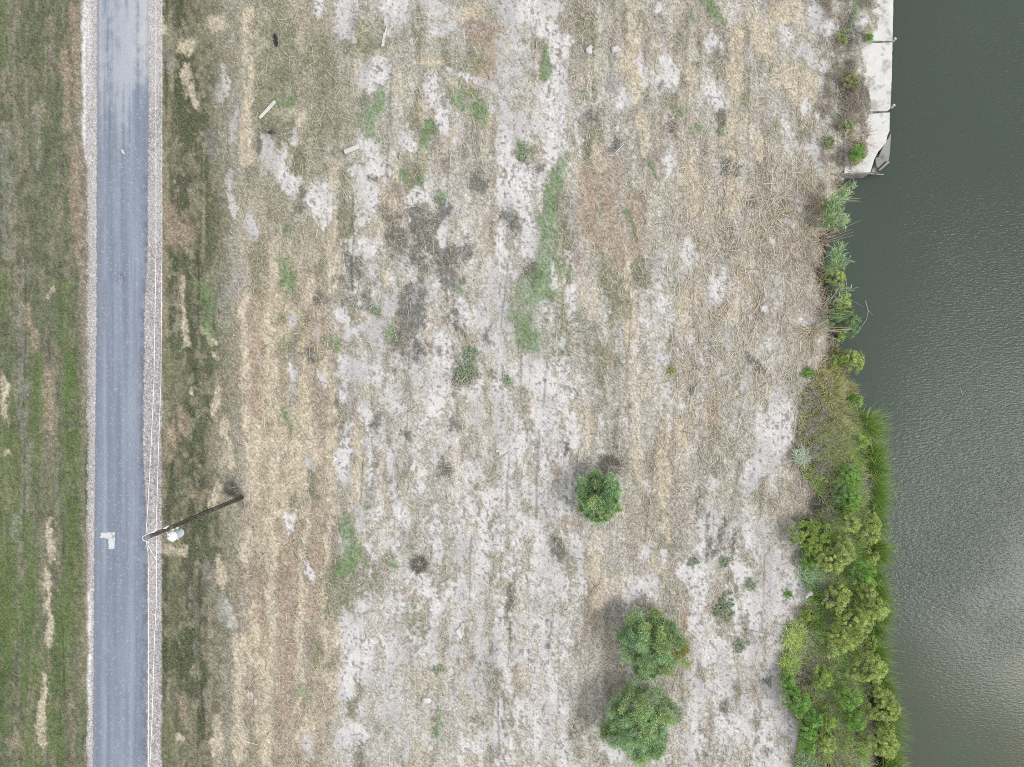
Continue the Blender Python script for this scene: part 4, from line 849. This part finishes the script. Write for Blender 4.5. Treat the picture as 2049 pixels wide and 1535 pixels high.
def blob(px, py, pts, label, name, cat, mat):
    mb = MB(); x, y = w2(px, py, .08)
    me = bpy.data.meshes.new(name)
    for (a, b, r_) in pts:
        V = []; Fc = []; n1, n2 = 6, 10
        for i in range(n1+1):
            for j in range(n2):
                th = math.pi*i/n1; ph = 2*math.pi*j/n2; k = r_*P*(1+random.uniform(-.28, .28)); V.append((a*P+k*math.sin(th)*math.cos(ph), -b*P+k*math.sin(th)*math.sin(ph), .06+k*.6*math.cos(th)))
        for i in range(n1):
            for j in range(n2): Fc.append((i*n2+j, (i+1)*n2+j, (i+1)*n2+(j+1) % n2, i*n2+(j+1) % n2))
        mb.add(V, Fc)
    o = mb.build(name, mat); o.location = (x, y, g1(x, y)); return tag(o, label, cat)
blob(551, 80, [(-1,-9,3.2),(-3,-6,2.6),(1,-4,3.8),(0,0,4),(1,4,4),(2,8,3.2),(1,11,2.2)], 'crumpled black plastic sheet lying on bare soil in the upper left', 'plastic_sheet', 'plastic sheet', M_black)
def ring(px, py):
    mb = MB()
    for r_, a0, dx in ((5, .3, -1), (3.2, 2, 3), (2.4, 1, -5)):
        mb.tube([((dx+r_*math.cos(a0+k*.55))*P, (r_*.6*math.sin(a0+k*.55))*P, .05+.03*math.sin(k)) for k in range(10)], .02, 5)
    x, y = w2(px, py, .05); o = mb.build('rubber_hose', M_black); o.location = (x, y, g1(x, y)); tag(o, 'coil of black rubber hose half hidden in dark litter at the upper left', 'hose')
ring(543, 265)
def bark(px, py):
    mb = MB(); pts = [(-3,-6),(-1.5,-3),(0,0),(2,3),(5,6)]; wd = [.02, .07, .09, .06, .01]; V = []; Fc = []
    for i, ((a, b), w_) in enumerate(zip(pts, wd)):
        for j, q in enumerate((-1, -.3, .4, 1)): V.append((a*P+w_*q*.8, -b*P+w_*q*.5, .02+.035*(q*q)))
    for i in range(4):
        for j in range(3): Fc.append((i*4+j, (i+1)*4+j, (i+1)*4+j+1, i*4+j+1))
    V2 = [(p[0], p[1], p[2]+.008) for p in V]; n_ = len(V); mb.add(V+V2, Fc+[tuple(k+n_ for k in q) for q in Fc]); x, y = w2(px, py, .06); o = mb.build('palm_husk', M_rock); o.location = (x, y, .062); tag(o, 'curled pale husk lying alone on the asphalt', 'husk')
bark(247.5, 305)
def stick(pts, r_, label, mat=None, z=.04, side=(), name='stick', group='loose sticks', zabs=None):
    P3 = []
    for i, (a, b) in enumerate(pts):
        zz = zabs if zabs is not None else z; x, y = w2(a, b, zz); P3.append(Vector((x, y, zz if zabs is not None else g1(x, y)+z+.02*random.random())))
    c = P3[0].copy(); mb = MB(); mb.tube([p-c for p in P3], [r_*(1-.6*i/(len(P3)-1)) for i in range(len(P3))], 5)
    for sp in side:
        Q = []
        for a, b in sp:
            zz = zabs if zabs is not None else z; x, y = w2(a, b, zz); Q.append(Vector((x, y, zz if zabs is not None else g1(x, y)+z))-c)
        mb.tube(Q, [r_*.6*(1-.6*i/(len(Q)-1)) for i in range(len(Q))], 4)
    o = mb.build(name, mat or M_wood); o.location = c; return tag(o, label, 'stick', group)
random.seed(8)
stick([(815,612),(818,630),(814,650),(820,672),(815,694)], .022, 'pale twisting branch across the large dark scrub patch left of centre', side=[[(818,630),(830,645)],[(814,650),(800,640)]])
stick([(815,752),(812,775),(814,795),(812,812)], .016, 'thin pale vertical stick just above a white row left of centre')
stick([(845,293),(856,290),(864,289)], .016, 'pale short stick beside green grass in the upper field')
stick([(980,138),(990,135),(1003,148)], .018, 'forked pale stick on the upper green patch', side=[[(990,135),(984,143)],[(990,135),(988,130)]])
stick([(910,222),(925,226),(943,233)], .014, 'thin pale stick below the curved track in the upper field')
stick([(595,292),(608,296),(620,300)], .012, 'thin curved twig left of the thick timber beam')
stick([(1289,197),(1300,203),(1312,203)], .014, 'pale bent stick crossing another on upper right straw', side=[[(1291,205),(1295,193)],[(1300,203),(1304,196)]])
stick([(1356,1175),(1361,1195),(1366,1216)], .014, 'long pale stick above and right of the middle tree')
stick([(1205,1519),(1209,1530),(1212,1540)], .018, 'pale stick at the bottom edge left of the lowest tree')
stick([(1487,1258),(1515,1264),(1540,1268)], .014, 'dark thin stick on white sand right of the middle tree', mat=M_pole)
stick([(1395,758),(1391,765),(1388,772)], .016, 'short white stick in grey litter right of centre')
stick([(1922,779),(1925,789),(1927.5,799)], .03, 'lone straw coloured stick floating on open water', zabs=WZ+.01, group='sticks in the water')
stick([(1731,602),(1737,622),(1733,640),(1722,656),(1708,672)], .03, 'forked branch half sunk in the water right of the round shrub', zabs=WZ+.01, group='sticks in the water', side=[[(1700,599),(1713,606),(1727,614)],[(1737,622),(1748,631)]])
stick([(1792,1142),(1795,1160),(1797,1172)], .02, 'thin pale stalk floating just off the cattails', zabs=WZ+.01, group='sticks in the water')
stick([(1774,1044),(1779,1045),(1784,1046)], .025, 'tiny straw piece floating by the upper cattails', zabs=WZ+.01, group='sticks in the water')
stick([(1722,905),(1745,925),(1772,958)], .025, 'long bent reed stem lying out over the upper cattails', zabs=.2, group='sticks in the water', mat=M_oliveleaf)
n = 16000; py = U(n, -20, 420); px = U(n, 1640, 1745)+8*np.sin(py*.05); cl = fbm(px*P, py*P, .7, .7, 4, 3); ok = (RS.rand(n) < sst(.46, .60, cl)) & ((px < np.interp(py, [0, 80, 110, 170, 222, 240, 300, 345], [1748, 1742, 1728, 1742, 1744, 1728, 1742, 1716])+RS.randn(n)*7)) & ((py < 335) | (px < 1690)); px, py = px[ok], py[ok]; n = len(px)
v, f = blades(px, py, U(n, .2, .7), U(n, .010, .022), fbm(px*P, py*P, .8, .8, 2, 2)*14+RS.randn(n)*.7, U(n, .1, 1.0), .04)
tb = np.where((RS.rand(n) < .25)[:, None], np.array([.8, .95, .6]), np.array([.95, .84, .76]))*U(n, .7, 1.15)[:, None]
tag(mesh_np('dry_brush', v, f, M_twig, np.repeat(tb, 3, 0)), 'brownish dry brush spilling over the landward edge of the concrete slabs', 'brush', kind='stuff')
# grass tussocks in the thicket
def tussock(px, py, rpx, az0, spread, label, mat, n=520, h=.6):
    rpx *= .85
    x, y = w2(px, py, .1); R = rpx*P; a = az0+RS.randn(n)*spread; o = np.stack([RS.randn(n)*R*.38, RS.randn(n)*R*.38, 0*a], -1); L = R*U(n, .6, 1.25); ti = U(n, .35, 1.1)
    a = a+RS.randn(n)*.35; d = np.stack([np.cos(a)*np.cos(ti), np.sin(a)*np.cos(ti), np.sin(ti)*h/max(R, .3)], -1); s_ = np.stack([-np.sin(a), np.cos(a), 0*a], -1)*.011; m_ = o+d*L[:, None]*.7; d2 = d.copy(); d2[:, 2] -= .6; t_ = m_+d2*L[:, None]*.5
    v = np.stack([o-s_, o+s_, m_+s_*.8, m_-s_*.8, t_], 1).reshape(-1, 3); b = np.arange(n)[:, None]*5
    f = np.concatenate([b+np.array([[0, 1, 2]]), b+np.array([[0, 2, 3]]), b+np.array([[3, 2, 4]])])
    ob = mesh_np('grass_tussock', v, f, mat, np.repeat(np.ones((n, 3))*U(n, .8, 1.4)[:, None], 5, 0)); ob.location = (x, y, g1(x, y)+.1); tag(ob, label, 'grass tussock', 'tall grass tussocks in the bank thicket')
tussock(1622, 1148, 32, .2, .8, 'grey green grass tussock fanning right, below the bright yellow green shrub near the sand edge', M_tree, 900)
tussock(1590, 1275, 32, -.3, .9, 'green grass tussock at the corner where the sand edge steps inward', M_oliveleaf, 900)
tussock(1578, 1325, 24, .1, 1.2, 'dull green grass tussock just above the two round bright bushes on the sand edge', M_oliveleaf, 700)
tussock(1602, 914, 20, 1.6, 1.9, 'pale grey green sedge tuft by itself at the upper sand edge of the bank', M_weed, 500, .5)
tussock(1664, 1046, 28, .6, 1.2, 'grey green grass tussock above and right of the wide olive shrub', M_under, 800)
tussock(1640, 1298, 28, .5, 1.0, 'green grass tussock leaning right in the middle of the lower thicket', M_bright, 800)
tussock(1615, 1528, 26, .9, 1.2, 'dark green grass tussock at the bottom edge of the photograph in the thicket', M_tree, 700)
tussock(1690, 1515, 28, .2, 1.4, 'grey green grass tussock at the bottom edge between shrubs and reeds', M_under, 800)
tussock(1668, 968, 24, .5, 1.4, 'olive grass tussock left of the tall mid green shrub behind the upper reeds', M_under, 700)

# dead brush, and dark blades drawn for tree shade
def brush(px, py, rpx, label, mat, n=500, hh=.3):
    x, y = w2(px, py, .1); R = rpx*P; a = U(n, 0, 6.28); q = RS.rand(n)**.6*R*.45; bx = np.cos(a)*q; by = np.sin(a)*q; az = a+RS.randn(n)*.35; ti = U(n, .1, 1.0); L = U(n, .4, 1.0)*R*.75
    d = np.stack([np.cos(az)*np.cos(ti), np.sin(az)*np.cos(ti), np.sin(ti)*hh/R], -1); s = np.stack([-np.sin(az), np.cos(az), 0*az], -1)*.009; o = np.stack([bx, by, 0*bx+.01], -1)
    v = np.stack([o-s, o+s, o+d*L[:, None]], 1).reshape(-1, 3); ob = mesh_np('dead_bush_or_shade', v, np.arange(3*n).reshape(n, 3), mat, np.repeat(np.ones((n, 3))*U(n, .7, 1.1)[:, None], 3, 0)); ob.location = (x, y, g1(x, y)); tag(ob, label, 'dead bush', 'dried bushes on the field')
brush(838, 1130, 26, 'dry grey brown bush radiating on the edge of white sand left of the lowest trees', M_scrub)
brush(461, 978, 22, 'dark burnt looking bush at the foot of the utility pole', M_scrub, 420)
brush(1222, 934, 36, 'dark blades standing in for the tree shade just above the uppermost tree', M_scrub, 420)  # no bush here: dark blades added to draw the tree's shade
brush(1640, 1010, 26, 'brown dry bush at the upper landward corner of the dense thicket', M_scrub, 900, .5)

# ------------------------------------------------------------------ utility pole
bx, by = w2(484, 995.5, 0); PT = 10.95
pole = empty('utility_pole', (bx, by, 0), 'dark wooden utility pole with a white transformer rising beside the road', 'utility pole')
mb = MB(); mb.tube([(0, 0, -.3), (.005, 0, 2), (-.01, .01, 5), (.0, -.01, 8), (0, 0, PT)], [.125, .12, .115, .105, .095], 14); mb.build('shaft', M_pole, pole, True)
mb = MB(); mb.tube([(.10, .10, .2), (.10, .09, 4), (.09, .085, 8), (.07, .08, 10.3)], .005, 6); mb.build('ground_wire', M_conc2, pole)
mb = MB(); mb.tube([(0, 0, PT), (0, 0, PT+.02)], [.10, .09], 12); mb.build('pole_cap', M_conc2, pole)
TX, TY = .06, -.42
def cyl(prof, x, y, n=24):
    mb = MB(); mb.tube([(x, y, z) for z, r_ in prof], [r_ for z, r_ in prof], n); return mb
tr = cyl([(8.02, .17), (8.05, .215), (8.10, .225), (8.78, .225), (8.80, .235), (8.83, .235)], TX, TY).build('transformer_tank', M_tank, pole, True)
cyl([(8.83, .245), (8.87, .245), (8.93, .20), (8.96, .10)], TX, TY).build('lid', M_lid, tr)
cyl([(8.93, .045), (9.0, .06), (9.03, .04), (9.07, .055), (9.10, .035), (9.16, .03)], TX-.08, TY-.03, 12).build('bushing', M_lid, tr)
for a in (-.5, .5, -1.6):
    mb = MB(); c_, s_ = math.cos(a-1.2), math.sin(a-1.2); mb.tube([(TX+c_*.2, TY+s_*.2, 8.68), (TX+c_*.27, TY+s_*.27, 8.70), (TX+c_*.30, TY+s_*.30, 8.74)], [.03, .035, .02], 8); mb.build('terminal', M_lid, tr)
for z in (8.2, 8.65):
    mb = MB(); mb.prism([(-.05, -.30), (.05, -.30), (.05, -.09), (-.05, -.09)], z, z+.06); mb.build('mounting_bracket', M_alum, pole)
mb = MB(); mb.tube([(-.12, .04, 9.55), (-.02, .06, 9.55), (.25, .22, 9.6)], [.02, .02, .02], 6); mb.build('cutout_bracket', M_alum, pole); mb = MB(); mb.tube([(.0, -.10, 9.3), (.12, -.24, 9.32), (.16, -.34, 9.1)], .012, 5); mb.build('lead_wire', M_alum, pole)
cyl([(9.45, .03), (9.5, .05), (9.55, .03), (9.6, .05), (9.65, .03), (9.75, .02)], .10, .13, 10).build('fuse_cutout', M_lid, pole)
mb = MB(); mb.tube([(-.02, .10, 10.45), (.16, .30, 10.5)], [.05, .05], 8); mb.build('surge_arrester', M_lid, pole)
mb = MB(); mb.tube([(0, 0, PT+.02), (0, 0, PT+.12)], [.02, .02], 8); mb.tube([(0, 0, PT+.12), (0, 0, PT+.16), (0, 0, PT+.20), (0, 0, PT+.26)], [.06, .045, .065, .03], 10); mb.build('insulator', M_conc2, pole)
mb = MB(); mb.tube([(.05, .14, 10.6), (-.06, .12, 10.9), (-.22, .02, 11.0), (-.2, -.12, 11.02), (-.08, -.2, 10.95), (.0, -.25, 10.9)], .012, 6); mb.build('jumper_wire', M_alum, pole)
# the two overhead wires, carried on past the frame in both directions
def wire(pts, label, r_=.0065):
    mb = MB(); mb.tube(pts, r_, 6); tag(mb.build('power_line', M_alum), label, 'power line', 'overhead wires along the road')
def wx(px, py, z): return (*w2(px, py, z), z)
hot = [(-16.6, 42, 10.9)]+[wx(a, b, z) for a, b, z in ((312, -60, 10.15), (312, 250, 10.1), (312, 512, 10.2), (308, 767, 10.38), (302, 900, 10.65), (296, 1010, 11.0))]
hot = [(-16.25, 60, 11.2), (-16.25, 36, 10.4)]+hot[1:]
hot += [(bx, by, 11.16)]+[wx(a, b, z) for a, b, z in ((296.5, 1110, 11.0), (297, 1280, 10.85), (297, 1420, 10.8), (297, 1560, 10.8))]+[(-16.3, -40, 10.8), (-16.3, -70, 11.3)]
wire(hot, 'upper overhead wire, the left one nearest the asphalt, running past the pole top')
neu = [(-16.2, 60, 10.2), (-16.2, 36, 9.8)]+[wx(a, b, z) for a, b, z in ((324, -60, 9.55), (324, 250, 9.5), (324, 512, 9.5), (322, 767, 9.6), (317, 900, 9.8), (313.5, 1024, 9.95), (313.3, 1130, 10.0), (313, 1200, 10.0), (309, 1280, 9.98), (305, 1420, 9.95), (300, 1535, 9.95), (299, 1560, 9.95))]+[(-16.9, -40, 9.95), (-17.2, -70, 10.2)]
wire(neu, 'lower overhead wire, the right one along the gravel verge, bending in below the pole')
mb = MB(); j = [wx(314, 1036, 9.95), wx(305, 1045, 10.3), wx(297, 1056, 10.7), wx(293, 1064, 10.95)]; mb.tube([(p[0]-bx, p[1]-by, p[2]) for p in j], .007, 5); mb.build('tap_wire', M_alum, pole); mb = MB()
j = [wx(296, 1090, 10.9), wx(302, 1102, 10.5), wx(308, 1112, 10.1), wx(313, 1118, 9.98)]; mb.tube([(p[0]-bx, p[1]-by, p[2]) for p in j], .007, 5); mb.build('tap_wire', M_alum, pole)
